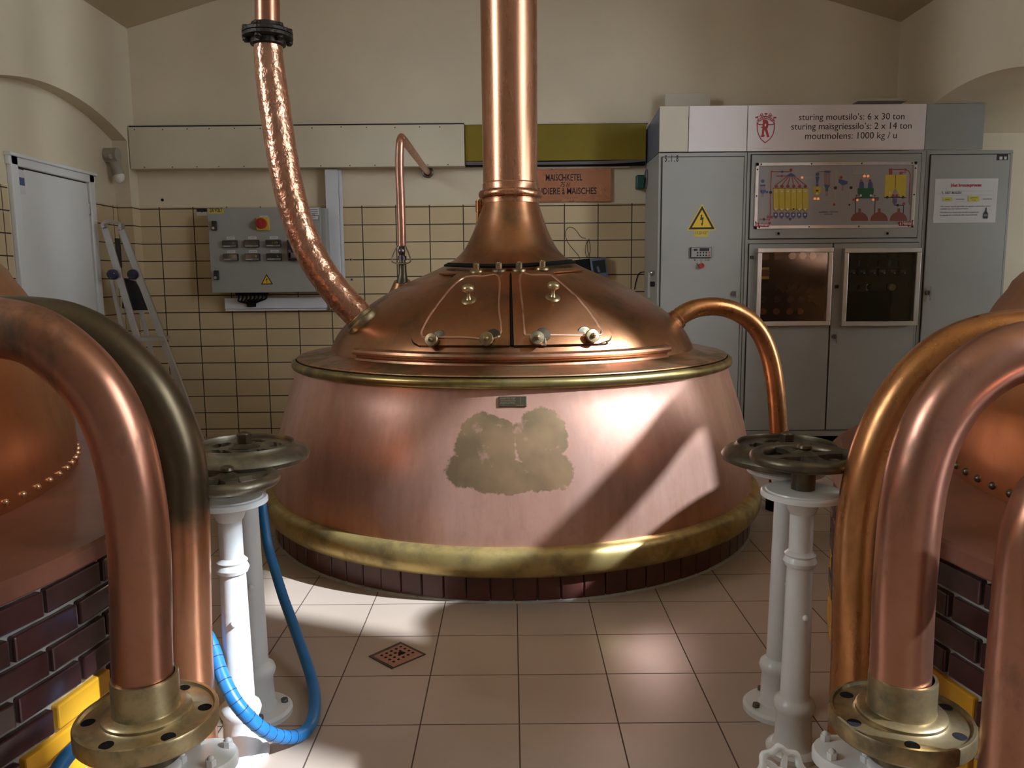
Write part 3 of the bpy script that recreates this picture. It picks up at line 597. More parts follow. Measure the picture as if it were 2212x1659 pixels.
poly([(1726, 983), (1850, 983), (1846, 1135), (1790, 1248), (1718, 1248)], YE); poly([(1850, 983), (1980, 981), (1970, 1248), (1905, 1248), (1846, 1135)], YE); ln([(1850, 983), (1846, 1135)], INK, .003, .002)
poly([(1771, 908), (1810, 908), (1810, 980), (1771, 980)], RD); poly([(1897, 945), (1933, 943), (1933, 978), (1897, 980)], RD); ln([(1812, 918), (1970, 918), (2010, 940), (2025, 975), (2010, 1310), (2022, 1335)], RD); ln([(1933, 955), (1975, 950)], RD); dt(1968, 922, .009, RD); dt(1780, 1195, .006, WH)
ln([(1718, 1250), (1970, 1250)], INK, .008); dt(1750, 1250, .010, INK); dt(1938, 1250, .010, INK)
for x in (1822, 1864): dt(x, 1230, .010, RD)
poly([(1815, 1262), (1866, 1262), (1866, 1310), (1836, 1345), (1815, 1310)], 11); ln([(1836, 1345), (1945, 1345), (1942, 1440)], INK, .005); dt(1875, 1345, .010, INK); dt(1948, 1328, .010, RD)
for x in (1419, 1653, 1885):
    MI.prism([P(x-104, 1532), P(x+104, 1532)]+[P(x+104*math.cos(math.pi*k/14)*(1-.75*max(0, math.sin(math.pi*k/14)-.96)), 1532-105*math.sin(math.pi*k/14)) for k in range(1, 14)], YM-.0015, YM, 'y', BRN)
    poly([(x-14, 1385), (x+18, 1385), (x+18, 1440), (x-14, 1440)], BRN, .0016)
for (a, b) in ((172, 335), (1883, 2048)):
    y_ = 1558 if a < 500 else 1545
    MI.prism([P(*k) for k in [(a, y_), (b, y_), (b, y_+48), (a, y_+48)]], YF-.0135, YM, 'y', 12); q = P(a+10, y_+37); q2 = P(b-10, y_+37); MI.text('a Heman', q[0], q2[0], q[1], YF-.0136, WH, .026, None, 0, .02)
q = P(935, 1435); q2 = P(1160, 1430); MI.text('installatie  HEMAN', q[0], q2[0], q[1], YM, INK, .012)
q = P(1000, 1460); q2 = P(1095, 1460); MI.text('elektriciteit', q[0], q2[0], q[1], YM, INK, .010)
M_PINKBAR = simple('mimic_pink', (.30, .16, .19), .5); M_MPURP = simple('mimic_purple', (.10, .09, .22), .45)
MI.build('diagram', [M_MIMIC, M_BLUE, M_MYEL, M_MRED, M_GREEN, M_BROWN, M_MPALE, M_INK, M_PAPER, M_LAMP, M_PINKBAR, M_MPURP, M_RED], dM)
# the two glazed lower doors
def glazed(x0, x1, z0, z1, fr, fill):
    h = (fr[0]+.03, fr[1]-.03, fr[2]+.03, fr[3]-.03)
    d = door(cb, x0, x1, z0, z1, 'glazed_door', h)
    b = MB(); b.box(h[0]-.01, h[1]+.01, YF+.0125, YF+.0135, h[2]-.01, h[3]+.01); bk = b.build('instrument_plate', M_GREY, d)
    m = MB(); w = .034
    for q in ((fr[0], fr[1], fr[3]-w, fr[3]), (fr[0], fr[1], fr[2], fr[2]+w), (fr[0], fr[0]+w, fr[2]+w, fr[3]-w), (fr[1]-w, fr[1], fr[2]+w, fr[3]-w)): m.bbox(q[0], q[1], YF-.055, YF, q[2], q[3], .004)
    wf = m.build('window_frame', M_ALU, d)
    g = MB(); g.box(fr[0]+w-.004, fr[1]-w+.004, YF-.045, YF-.042, fr[2]+w-.004, fr[3]-w+.004); g.build('pane', M_GLASS_D, wf)
    fill(d); return d
YI = YF+.0125
def K(a, b): return xz(*zl(a, b), YI)
def ibox(mb, a, b, c, d, dep, mi=0, r=.002): q = prect(zl, a, b, c, d, YI); mb.bbox(q[0], q[1], YI-dep, YI, q[2], q[3], r, mi)
def strip(d, a, b, c, e): l = MB(); ibox(l, a, b, c, e, .003); l.build('text_strip', M_STRIP, d)
def fill_l(d):
    l = MB()
    for row, xs in ((608, (275, 430, 590, 718, 832)), (748, (272, 427, 587, 710, 832)), (892, (267, 422, 580, 705))):
        for x in xs: strip(d, x-50, row-14, x+50, row+14)
    strip(d, 232, 375, 330, 405); strip(d, 387, 375, 487, 405); strip(d, 665, 345, 770, 375)
    for x in (275, 430, 585, 712, 832): q = K(x, 670); k = MB(); k.cyl((q[0], YI, q[1]), (q[0], YI-.03, q[1]), .022, 16); k.line([(q[0]-.035, q[1]-.03), (q[0]+.02, q[1]+.02)] if x != 430 else [(q[0]+.04, q[1]-.03), (q[0]-.02, q[1]+.02)], .016, YI-.03, 0, .01); k.build('selector_switch', M_RUBBER, d)
    for x in (270, 428, 587, 710): q = K(x, 812); k = MB(); k.cyl((q[0], YI, q[1]), (q[0], YI-.025, q[1]), .024, 16); k.build('push_button', M_NAVY, d)
    q = K(832, 808); k = MB(); k.cyl((q[0], YI, q[1]), (q[0], YI-.03, q[1]), .022, 16); k.line([(q[0]+.04, q[1]-.03), (q[0]-.02, q[1]+.02)], .016, YI-.03, 0, .01); k.build('selector_switch', M_RUBBER, d)
    for x in (262, 418, 577, 700): q = K(x, 955); k = MB(); k.cyl((q[0], YI, q[1]), (q[0], YI-.025, q[1]), .024, 16); k.build('push_button', M_BROWN, d)
    for x in (605, 728, 845): q = K(x, 292); k = MB(); k.cyl((q[0], YI, q[1]), (q[0], YI-.03, q[1]), .026, 16); k.build('signal_lamp', M_LAMPW, d)
    for a in (235, 393): k = MB(); ibox(k, a, 255, a+95, 340, .02); ibox(k, a+10, 285, a+85, 315, .024, 1); k.build('small_meter', [M_BROWN, M_GREYTXT], d)
    k = MB(); ibox(k, 222, 430, 335, 570, .012, 1); ibox(k, 237, 455, 325, 535, .024, 0); k.build('isolator_switch', [M_BROWN, M_YEL_D], d)
def fill_r(d):
    for i in range(6):
        x = 1312+122*i-(0 if i < 3 else 4); k = MB(); ibox(k, x-45, 275, x+45, 318, .02); k.build('counter_display', M_RUBBER, d)
        k = MB(); ibox(k, x-45, 345, x-18, 415, .02, 0); ibox(k, x-8, 365, x+48, 392, .004, 1); k.build('fuse_switch', [M_RUBBER, M_BOARD, M_BLUE][0:2] if i not in (1, 4) else [M_BLUE, M_BOARD], d)
        k = MB(); ibox(k, x-48, 440, x+48, 532, .03, 0); ibox(k, x-30, 458, x+34, 488, .032, 1); ibox(k, x+10, 492, x+32, 504, .032, 2); k.build('timer_module', [M_RUBBER, M_GREYTXT, M_PAPER], d)
    l = MB()
    for x in (1303, 1425, 1545, 1785): strip(d, x-50, 592, x+50, 618)
    strip(d, 1770, 870, 1820, 893)
    for x in (1305, 1425): q = K(x, 668); k = MB(); k.cyl((q[0], YI, q[1]), (q[0], YI-.03, q[1]), .022, 16); k.line([(q[0]-.035, q[1]-.03), (q[0]+.02, q[1]+.02)], .016, YI-.03, 0, .01); k.build('selector_switch', M_RUBBER, d)
    k = MB(); ibox(k, 1495, 628, 1580, 705, .01, 0); q = K(1540, 665); k.cyl((q[0], YI-.01, q[1]), (q[0], YI-.04, q[1]), .026, 16, 1); k.build('rotary_switch', [M_PAPER, M_RUBBER], d)
    k = MB(); ibox(k, 1740, 622, 1828, 705, .01, 0); q = K(1785, 665); k.cyl((q[0], YI-.01, q[1]), (q[0], YI-.04, q[1]), .026, 16, 1); k.build('dimmer_knob', [M_RUBBER, M_LAMPG], d)
    k = MB(); ibox(k, 1215, 722, 1768, 1085, .03); k.build('black_cover', M_BLACK, d)
    k = MB(); q = K(1772, 943); k.cyl((q[0], YI, q[1]), (q[0], YI-.03, q[1]), .022, 14); k.build('push_button', M_RUBBER, d)
xm = xz(1795, 650, YF)[0]; zt_ = xz(1800, 526, YF)[1]; xl_, xr_ = xz(1617, 600, YF)[0], xz(1979, 600, YF)[0]
fl = rect(1630, 536, 1791, 703, YF); frr = rect(1815, 536, 1979, 703, YF)
dL = glazed(xl_, xm-.006, zdb, zt_, fl, fill_l); dR = glazed(xm+.006, xr_+.006, zdb, zt_, (frr[0], min(frr[1], xr_+.004), frr[2], frr[3]), fill_r)
lock(dR, xz(1801, 727, YF), .05)
for q, dd in ((xz(1623, 556, YF), dL), (xz(1775, 619, YF), dL), (xz(1806, 619, YF), dR)):
    l = MB(); l.bbox(q[0]-.012, q[0]+.014, YF-.02, YF, q[1]-.012, q[1]+.012, .004); l.build('frame_clip', M_RUBBER, dd)
cc = cabinet(XCc, XD2, 'tall grey switch cabinet with a paper notice taped on, rightmost of the row')
dC = door(cc, XCc+.03, XD2-.03, zdb, zdt); lock(dC, xz(2002, 632, YF), .06)
r = rect(2153, 333, 2177, 346, YF); l = MB(); l.plate(*r, YF, 1); l.plate(r[0]+.02, r[1]-.01, r[2]+.004, r[2]+.026, YF-.002, 0, .001); l.plate(r[0]+.042, r[0]+.055, r[2]+.004, r[2]+.026, YF-.003, 1, .001); l.build('worn_sticker', [M_PAPER, M_INK], dC)
# header boards above the cabinets
ZH0, ZH1 = ZT+.004, xz(1700, 227, YF)[1]
for nm, a, b, m, lab in (('fascia_board', 1425, 1487, M_BOARD_C, 'narrow cream header board above the leftmost grey cabinet'), ('fascia_board', 1488.5, 1614, M_BOARD, 'plain white header board between the cream board and the lettered sign'), ('fascia_board', 2000.5, 2126, M_GREY_L, 'plain grey header board right of the lettered sign')):
    xa, xb = xz(a, 270, YF)[0], xz(b, 270, YF)[0]
    tag(MB().bbox(xa, xb, YF, YF+.018, ZH0, ZH1, .002).build(nm, m, None, ((xa+xb)/2, YF, ZH0)), lab, 'panel')
xa = xz(1425, 270, YF)[0]
tag(MB().prism([(YF+.02, ZH0), (YF+.02, ZH1), (YB, ZH1-.06), (YB, ZH0)], xa+.002, xa+.018, 'x').build('end_board', M_BLUEGREY, None, (xa, YF, ZH0)), 'blue-grey end board closing the header beside the olive duct, darkened to show shade', 'board')  # dark tone stands in for the shaded side of the header
xa, xb = xz(1615.5, 270, YF)[0], xz(1999, 270, YF)[0]
sb = thing('sign_board', 'white sign board with red crowned shield and three lines of lettering', 'sign', ((xa+xb)/2, YF, ZH0))
MB().bbox(xa, xb, YF-.004, YF+.018, ZH0, ZH1, .002).build('board', M_BOARD, sb)
le = MB(); Y = YF-.004
for stx, a, b, c, d in (('sturing moutsilo\u2019s: 6 x 30 ton', 695, 330, 1955, 318), ('sturing maïsgriessilo\u2019s: 2 x 14 ton', 603, 443, 2040, 430), ('moutmolens: 1000 kg / u', 768, 557, 1862, 545)):
    q = xz(*zm(a, b), Y); q2 = xz(*zm(b*0+c, d), Y); le.text(stx, q[0], q2[0], (q[1]+q2[1])/2, Y, 0, None, None, 0, 0)
le.build('lettering', M_INK, sb)
cr = MB()
def PS(a, b): return xz(*zm(a, b), Y)
sh = [(195, 365), (215, 380), (250, 385), (280, 378), (299, 362), (320, 378), (350, 385), (385, 380), (402, 365), (400, 440), (385, 500), (350, 555), (291, 600), (240, 555), (212, 500), (197, 440), (195, 365)]
cr.line([PS(*k) for k in sh], .0065, Y)
q = PS(250, 523); q2 = PS(345, 523); cr.text('R', q[0], q2[0], q[1], Y, 0, .118, None, .05, .035); cr.line([PS(246, 415), PS(275, 410)], .008, Y); cr.line([PS(243, 522), PS(280, 515)], .010, Y); cr.line([PS(265, 440), PS(258, 510)], .010, Y)
arc1 = [(208+184*k/12, 350-38*math.sin(math.pi*k/12)) for k in range(13)]; arc2 = [(200+200*k/12, 333-48*math.sin(math.pi*k/12)) for k in range(13)]
cr.line([PS(*k) for k in arc1], .004, Y); cr.line([PS(*k) for k in arc2], .004, Y)
for k in range(9):
    q = PS(*( (205+190*k/8), 343-42*math.sin(math.pi*k/8))); cr.torus((0, 0, 0), .008, .0018, 14, 0, Matrix.Translation((q[0], Y-.001, q[1])) @ Matrix.Rotation(math.pi/2, 4, 'X'))
for (a, b, a2, b2) in ((215, 325, 192, 295), (300, 290, 302, 250), (385, 325, 408, 295)):
    cr.line([PS(a, b), PS(a2, b2)], .004, Y); cr.line([PS(a2-12, b2+4), PS(a2+12, b2-4 if a2 < 300 else b2+4)], .010, Y)
for (a, b) in ((250, 275), (352, 275)):
    for da, db in ((-11, 5), (11, 5), (0, -13)):
        q = PS(a+da, b+db); cr.torus((0, 0, 0), .008, .0018, 12, 0, Matrix.Translation((q[0], Y-.001, q[1])) @ Matrix.Rotation(math.pi/2, 4, 'X'))
    cr.line([PS(a, b), PS(a+(10 if a < 300 else -10), b+32)], .004, Y)
cr.build('crest', M_INKR, sb)
# notice sheet
x0, x1, z0, z1 = rect(2018, 386, 2153, 481, YF)
nb = thing('notice_sheet', 'white paper notice with red heading taped to the rightmost grey cabinet', 'notice', ((x0+x1)/2, YF, z0))
m = MB(); n = 10
m.add([(x0+(x1-x0)*i/n, YF-.002-.003*abs(math.sin(i*1.9))*(j/3), z0+(z1-z0)*j/3) for j in range(4) for i in range(n+1)], [(j*(n+1)+i, j*(n+1)+i+1, (j+1)*(n+1)+i+1, (j+1)*(n+1)+i) for j in range(3) for i in range(n)], 0, True)
m.box(x0, x1, YF-.0015, YF-.0003, z0, z1); m.build('sheet', M_PAPER, nb)
l = MB(); w = x1-x0; h = z1-z0; Y = YF-.0062
def T(st, u0, u1, v, cap, mi=1, bold=0): l.text(st, x0+u0*w, x0+u1*w, z0+v*h, Y, mi, cap*h, None, 0, bold)
T('Het brouwproces', .25, .73, .82, .07, 2, .03); T('1. HET MALEN', .12, .42, .655, .055, 3, .01)
for u0, u1, v0, v1, mi in ((.13, .27, .49, .58, 4), (.54, .71, .48, .605, 4), (.33, .48, .495, .57, 0), (.76, .92, .495, .57, 0)): l.plate(x0+u0*w, x0+u1*w, z0+v0*h, z0+v1*h, Y, mi, .0006)
for st, u0, u1, v in (('mout', .165, .235, .525), ('moutmolen', .34, .47, .525), ('geplette', .565, .685, .555), ('mout', .59, .66, .505), ('maischkuip', .77, .91, .525)): l.text(st, x0+u0*w, x0+u1*w, z0+v*h, Y-.0007, 1, .025*h)
for st, u0, u1, v in (('Het mout wordt gemalen en geplet (schroten) door', .1, .9, .36), ('middel van een walsenmolen.', .1, .55, .305), ('Het bekomen draakmeel wordt overgebracht', .1, .72, .225), ('in een grote roerkuip (de maischketel).', .1, .70, .165)): T(st, u0, u1, v, .028)
l.plate(x0+.10*w, x0+.92*w, z0+.72*h, z0+.722*h, Y, 3, .0004); l.plate(x0+.10*w, x0+.92*w, z0+.62*h, z0+.622*h, Y, 3, .0004)
l.prism([(x0+u*w, z0+v*h) for u, v in ((.80, .09), (.86, .09), (.868, .1), (.868, .2), (.85, .24), (.842, .27), (.838, .34), (.822, .34), (.818, .27), (.81, .24), (.792, .2), (.792, .1))], Y-.0006, Y, 'y', 1)
l.plate(x0+.80*w, x0+.86*w, z0+.14*h, z0+.19*h, Y-.0007, 3, .0004)
l.build('print', [M_PAPER, M_INK, M_INKR, M_GREYTXT, simple('marker_yellow', (.60, .55, .08), .5)], nb)
# things lying on and behind the header
x0, x1, z0, z1 = rect(1441, 171, 1540, 228, 6.45)
Mx = Matrix.Translation((0, 6.5, ZH1-.06)) @ Matrix.Rotation(math.radians(-9), 4, 'X')
m = MB(); m.bbox(x0, x1, 0, .02, 0, z1-z0+.06, .003, 0, Mx); tag(m.build('loose_board', M_BOARD_C, None, ((x0+x1)/2, 6.5, ZH1-.06)), 'square cream board leaning on the wall on top of the cabinets', 'board')
tag(MB().box(XA+.02, 3.14, YF+.02, YB-.01, ZH1-.075, ZH1-.06).build('cover_board', M_BOARD_C, None, (2.4, YF, ZH1-.07)), 'flat cream top board lying behind the header panels', 'board')
x0, x1, z0, z1 = rect(1853, 214, 1956, 221, 6.2)
tl = thing('tube_lamp', 'narrow white fluorescent batten lying on top of the header', 'lamp', ((x0+x1)/2, 6.2, ZH1-.06))
MB().bbox(x0, x1, 6.17, 6.23, z0-.0, z1, .004).build('batten', M_BOARD_C, tl); MB().box(x0-.02, x1-.05, 6.15, 6.25, ZH1-.06, z0).build('foot', M_GREYTXT, tl)
# green isolator and the loose cables at the side of the cabinet
q = aty(1386, 392, 6.6); gd = thing('isolator_box', 'small dark green isolator on the wall beside the cabinet top', 'switch', (q.x, YB, q.z))
MB().bbox(q.x-.045, q.x+.02, 6.57, YB-.001, q.z-.06, q.z+.05, .008).build('body', M_GREENDEV, gd)
MB().tube(spline([(q.x+.02, 6.58, q.z+.03), (q.x+.028, 6.55, q.z+.09), (q.x+.034, 6.54, q.z+.04), (q.x+.03, 6.56, q.z-.06)], 6), .006, 8).build('lead', M_GREYTXT, gd)
# intercom behind the dome
def zi(a, b): return (1180+a/9.217, 480+b/9.217)
Yi = 6.56
ic = thing('intercom', 'blue-grey tilted wall device with a dark screen behind the dome', 'intercom', (aty(*zi(1050, 1060), YB).x, YB, aty(*zi(1050, 1060), YB).z))
m = MB(); m.prism([xz(*zi(a, b), Yi) for a, b in ((868, 735), (1190, 692), (1235, 1080), (925, 1120))], Yi, YB-.013, 'y'); m.build('casing', M_BLUEGREY, ic)
m = MB(); m.prism([xz(*zi(a, b), Yi) for a, b in ((912, 775), (1165, 745), (1195, 1000), (950, 1030))], Yi-.004, Yi, 'y', 0)
m.prism([xz(*zi(a, b), Yi-.004) for a, b in ((1000, 890), (1038, 876), (1075, 990), (1035, 1000))], Yi-.006, Yi-.004, 'y', 1); m.build('screen', [M_LCD, M_BLUEGREY], ic)
q = [aty(*zi(a, b), YB-.02) for a, b in ((540, 760), (845, 727), (845, 1000), (540, 1000))]
bb = MB().prism([(p.x, p.z) for p in q], YB-.08, YB-.013, 'y'); tag(bb.build('junction_box', M_BLACK, None, (q[0].x, YB, q[2].z)), 'flat black box on the tiles left of the blue-grey intercom', 'box')
def wire(pts, r=.0025, Y=YB-.016): return MB().tube(spline([aty(*zi(a, b), Y) for a, b in pts], 5), r, 6)
o = wire([(668, 740), (640, 660), (540, 545), (440, 420), (385, 280), (385, 190), (430, 115), (490, 100), (560, 130), (620, 195), (690, 290), (790, 325)]); tag(o.build('loose_wire', M_DIRT, None, (aty(*zi(668, 740), YB).x, YB, 1.3)), 'thin brown wire looping up the tiles right of the copper neck', 'wire')
m = MB()
for pts in ([(845, 335), (820, 430), (820, 560), (860, 660), (845, 720)], [(845, 335), (870, 450), (870, 600), (800, 700)], [(845, 335), (790, 450), (780, 600), (810, 700)]): m.tube(spline([aty(*zi(a, b), YB-.016) for a, b in pts], 5), .002, 6)
tag(m.build('wire_bundle', M_DIRT, None, (aty(*zi(845, 720), YB).x, YB, 1.3)), 'small bundle of hanging wires above the flat black box', 'wire')
o = wire([(1760, 1340), (1790, 1170), (1850, 1020), (1975, 985)], .004); tag(o.build('cable', M_BLACK, None, (aty(*zi(1760, 1340), YB).x, YB, 1.2)), 'short black cable running into the side of the leftmost cabinet', 'cable')
# pipe wall bolts
for i, (a, b, lab) in enumerate(((758, 561, 'upper small wall plug on the tiles right of the white trunking'), (760, 604, 'lower small wall plug on the tiles right of the white trunking'))):
    q = xz(a, b, YB-.012); m = MB(); m.disc(q[0], q[1], .014, YB-.012, 0, 14, .006); m.disc(q[0], q[1], .006, YB-.018, 1, 10, .002); tag(m.build('wall_plug', [M_LAMPG, M_BLACK], None, (q[0], YB, q[1])), lab, 'plug')
# ------------------------------------------------------------------ right annex wall: signs and devices
YA = 7.0
def ann(px0, py0, px1, py1): return rect(px0, py0, px1, py1, YA)
r = ann(2188, 281, 2290, 366); s1 = thing('wall_sign', 'large plain red sign high on the annex wall at the right edge', 'sign', ((r[0]+r[1])/2, YA, r[2]))
MB().plate(*r, YA, 0, .006).build('plate', M_RED, s1); l = MB(); l.plate(r[0]+.006, r[0]+.032, r[2]+.05, r[3]-.10, YA-.006, 0, .001); l.disc(r[0]+.012, r[3]-.07, .018, YA-.006, 0, 16); l.build('pictogram', M_BOARD, s1)
r = ann(2194, 371, 2290, 412); s2 = thing('wall_sign', 'smaller red sign with white arrow below the large red sign', 'sign', ((r[0]+r[1])/2, YA, r[2]))
MB().plate(*r, YA, 0, .006).build('plate', M_RED, s2)
l = MB(); w = r[1]-r[0]; h = r[3]-r[2]; l.prism([(r[0]+w*.07, r[3]-h*.12), (r[1]-w*.1, r[3]-h*.12), (r[1]-w*.1, r[2]+h*.35), (r[0]+w*.45, r[2]+h*.02), (r[0]+w*.05, r[2]+h*.24), (r[0]+w*.11, r[2]+h*.28)], YA-.007, YA-.006, 'y', 0); l.text('club', r[0]+w*.14, r[1]-w*.2, r[2]+h*.42, YA-.007, 1, h*.24, None, 0, .03); l.build('arrow', [M_BOARD, M_INK], s2)
r = ann(2198, 486, 2290, 508); l = MB(); l.plate(*r, YA, 0, .005); l.text('-1-  keuken', r[0]+.02, r[1]-.15, r[2]+.055, YA-.005, 1, .03); l.text('bureau', r[0]+.03, r[1]-.2, r[2]+.015, YA-.005, 1, .022); tag(l.build('wall_plate', [M_BOARD_C, M_INK], None, (r[0], YA, r[2])), 'cream plate with small lettering below the red signs', 'plate')
r = ann(2195, 520, 2290, 546); l = MB(); l.plate(*r, YA, 0, .012); l.plate(r[0]+.055, r[0]+.16, r[2]+.028, r[3]-.03, YA-.012, 1, .001); l.text('-', r[0]+.075, r[0]+.095, r[2]+.045, YA-.013, 2); tag(l.build('wall_box', [M_RED, M_PAPER, M_INK], None, (r[0], YA, r[2])), 'low red box with white label on the annex wall', 'box')
x0, x1, z0, z1 = rect(2158, 486, 2195, 549, 6.9); tag(MB().bbox(x0, x1, 6.84, YA, z0, z1, .045, 0, None, 5).build('dispenser', M_WHITE_G, None, ((x0+x1)/2, YA, z0)), 'rounded white dispenser half hidden behind the rightmost cabinet', 'dispenser')
r = ann(2194, 554, 2260, 570); m = MB(); m.bbox(r[0], r[1], YA-.04, YA, r[2], r[3], .008); sw = tag(m.build('switch_box', M_BOARD_C, None, (r[0], YA, r[2])), 'cream switch box with a black button below the red box', 'switch')
MB().disc(r[0]+.07, (r[2]+r[3])/2, .03, YA-.04, 0, 16, .01).build('button', M_NAVY, sw)
q = aty(2200, 577, YA); m = MB(); m.cyl((q.x-.08, YA-.02, q.z), (q.x+.2, YA-.02, q.z-.02), .012, 10); m.cyl((q.x-.06, YA-.03, q.z), (q.x-.02, YA-.03, q.z), .022, 12); tag(m.build('wall_tap', M_CHROME, None, (q.x, YA, q.z)), 'thin metal pipe fitting on the annex wall under the switch box', 'pipe')

# ------------------------------------------------------------------ stepladder leaning at the left wall
def zd_(a, b): return (190+a/4.608, 440+b/4.608)
XS = -2.93
ld = thing('stepladder', 'aluminium stepladder folded and leaning in the tiled left corner', 'ladder', (-2.7, 6.1, 0))
def LP(a, b, y): return aty(*zd_(a, b), y)
# left and right rails run on down to the floor
def rail(a0, a1, y, zend):
    A, B = LP(*a0, y), LP(*a1, y); t = (zend-A.z)/(B.z-A.z); return A, A+(B-A)*t
yl, yr = 6.05, 6.10
lA, lB = rail((170, 240), (470, 1260), yl, .02); rA, rB = rail((335, 260), (830, 1570), yr, .02)
def slab(mb, A, B, w, d):
    t = (B-A).normalized(); side = Vector((1, 0, 0)); side = (side-t*side.dot(t)).normalized(); fr_ = t.cross(side)
    M = Matrix((side, fr_, t)).transposed().to_4x4(); M.translation = A; mb.bbox(-w/2, w/2, -d/2, d/2, 0, (B-A).length, .006, 0, M)
m = MB(); slab(m, lA, lB, .052, .024); m.build('rail', M_LADDER, ld)
m = MB(); slab(m, rA, rB, .052, .024); m.build('rail', M_LADDER, ld)
m = MB(); pts = spline([lA, LP(160, 205, 6.06), LP(195, 180, 6.07), LP(260, 180, 6.08), LP(325, 200, 6.09), rA], 5)
n = len(pts); vs = []; fs = []
for i, p in enumerate(pts):
    tn = (pts[min(i+1, n-1)]-pts[max(0, i-1)]).normalized(); nm = Vector((-tn.z, 0, tn.x)).normalized()
    for e, f_ in ((-1, -1), (1, -1), (1, 1), (-1, 1)): vs.append(tuple(p+Vector((0, .026*f_, 0))+nm*.012*e))
for i in range(n-1):
    for j in range(4): fs.append((i*4+j, i*4+(j+1) % 4, (i+1)*4+(j+1) % 4, (i+1)*4+j))
m.add(vs, fs+[(3, 2, 1, 0), (n*4-4, n*4-3, n*4-2, n*4-1)], 0, False); m.build('top_hoop', M_LADDER, ld)
for a0, a1, y in (((235, 760), (325, 1160), 6.16), ((455, 760), (590, 1310), 6.2)):
    A, B = rail(a0, a1, y, .02); m = MB(); slab(m, A, B, .035, .022); m.build('back_leg', M_LADDER, ld)
for (a, b, y) in ((250, 705, 6.03), (452, 705, 6.09)):
    q = LP(a, b, y); m = MB(); M = Matrix.Translation(q) @ Matrix.Rotation(math.pi/2, 4, 'X'); m.lathe([(.001, .035), (.035, .03), (.040, .012), (.040, -.01), (.001, -.012)], 24, mi=0, M=M)
    j = m.build('hinge_disc', M_NAVY, ld); m = MB()
    for k in range(3): m.ball(q+Vector((.026*math.cos(k*2.1+.3), -.032, .026*math.sin(k*2.1+.3))), .004, 0, 8)
    m.build('rivets', M_CHROME, j)
m = MB(); m.prism([xz(*zd_(a, b), 6.13) for a, b in ((360, 740), (470, 770), (625, 1045), (600, 1060), (450, 1062), (345, 1040))], 6.12, 6.14, 'y'); m.build('tool_tray', M_RUBBER, ld)
q = [LP(a, b, 6.11) for a, b in ((590, 1322), (770, 1326))]; m = MB(); m.bbox(q[0].x-.06, q[1].x, 6.0, 6.2, q[0].z-.03, q[0].z, .004); m.build('tread', M_LADDER, ld)
q0 = rect(*zd_(158, 345), *zd_(305, 640), 6.45); m = MB(); m.bbox(q0[0], q0[1], 6.42, 6.499, q0[2], q0[3], .006); tag(m.build('wall_pouch', M_RUBBER, None, (q0[0], 6.5, q0[2])), 'flat black box on the tiled wall behind the stepladder top', 'box')
# ================================================================== the mash kettle in the middle
CX, CY = 0.0, 4.38
SH = [(1.165, .905), (1.10, .917), (1.02, .932), (.985, .945)]
DM = [(.985, .945), (.975, .975), (.945, 1.03), (.90, 1.085), (.83, 1.145), (.745, 1.203), (.65, 1.258), (.56, 1.303), (.46, 1.347), (.37, 1.388), (.305, 1.428), (.25, 1.485), (.20, 1.585), (.168, 1.675), (.153, 1.725)]
def smoothprof(p, n=4): return [(v.x, v.z) for v in spline([(r, 0, z) for r, z in p], n)]
DMS = smoothprof(DM)
_dz = np.array([z for r, z in DMS]); _dr = np.array([r for r, z in DMS])
def dome_r(z): return float(np.interp(z, _dz, _dr))
def dome_hit(px, py):
    d = ray(px, py); d = d/np.linalg.norm(d); t = 1.5
    while t < 6.5:
        p = _C+d*t
        if p[2] > .9 and math.hypot(p[0]-CX, p[1]-CY) < dome_r(p[2]): break
        t += .004
    p = _C+d*(t-.002); z = p[2]; a = math.atan2(p[1]-CY, p[0]-CX); e = .012
    dr = (dome_r(z+e)-dome_r(z-e))/(2*e); n = Vector((math.cos(a), math.sin(a), -dr)).normalized()
    r = dome_r(z); return Vector((CX+r*math.cos(a), CY+r*math.sin(a), z)), n
kp = thing('kettle_plinth', 'low ring of dark red-brown bricks under the central copper kettle', 'plinth', (CX, CY, 0))
m = MB(); m.lathe([(1.285, 0), (1.285, .118), (1.0, .118)], 96, (CX, CY, 0)); m.lathe([(1.285, 0.0), (1.312, .0), (1.308, .006), (1.285, .012)], 96, (CX, CY, 0)); m.build('mortar_bed', M_MORTAR, kp)
m = MB(); nb_ = 84
for i in range(nb_):
    a = 2*math.pi*(i+.5)/nb_; w = math.pi*1.30*2/nb_-.004
    M = Matrix.Translation((CX, CY, 0)) @ Matrix.Rotation(a, 4, 'Z'); m.bbox(1.24, 1.302+random.uniform(-.002, .002), -w/2, w/2, .004, .112, .004, 0, M, 1)
m.build('brick_ring', M_BRK_R, kp)
kt = thing('mash_kettle', 'large round copper kettle with tall central chimney and two hatch doors', 'kettle', (CX, CY, .118))
body = smoothprof([(1.30, .118), (1.303, .20), (1.297, .30), (1.285, .40), (1.265, .52), (1.24, .62), (1.205, .73), (1.178, .81), (1.165, .87), (1.165, .905)], 3)
o = MB().lathe(body, 128, (CX, CY, 0)).build('kettle_body', M_BODY, kt)
MB().lathe([(1.30+.055*math.sin(math.pi*k/12)**.8, .108+.128*(1-math.cos(math.pi*k/12))/2) for k in range(13)], 128, (CX, CY, 0)).build('lower_band', M_BRASS, kt)
MB().lathe([(1.165+.024*math.sin(math.pi*k/12)**.8, .862+.046*(1-math.cos(math.pi*k/12))/2) for k in range(13)], 128, (CX, CY, 0)).build('upper_band', M_BRASS_DARK, kt)
MB().lathe(smoothprof([(1.150, .90), (1.160, .914), (1.145, .922), (1.08, .930), (1.02, .940), (.985, .946)], 3), 128, (CX, CY, 0)).build('shoulder', M_SHOULDER, kt)
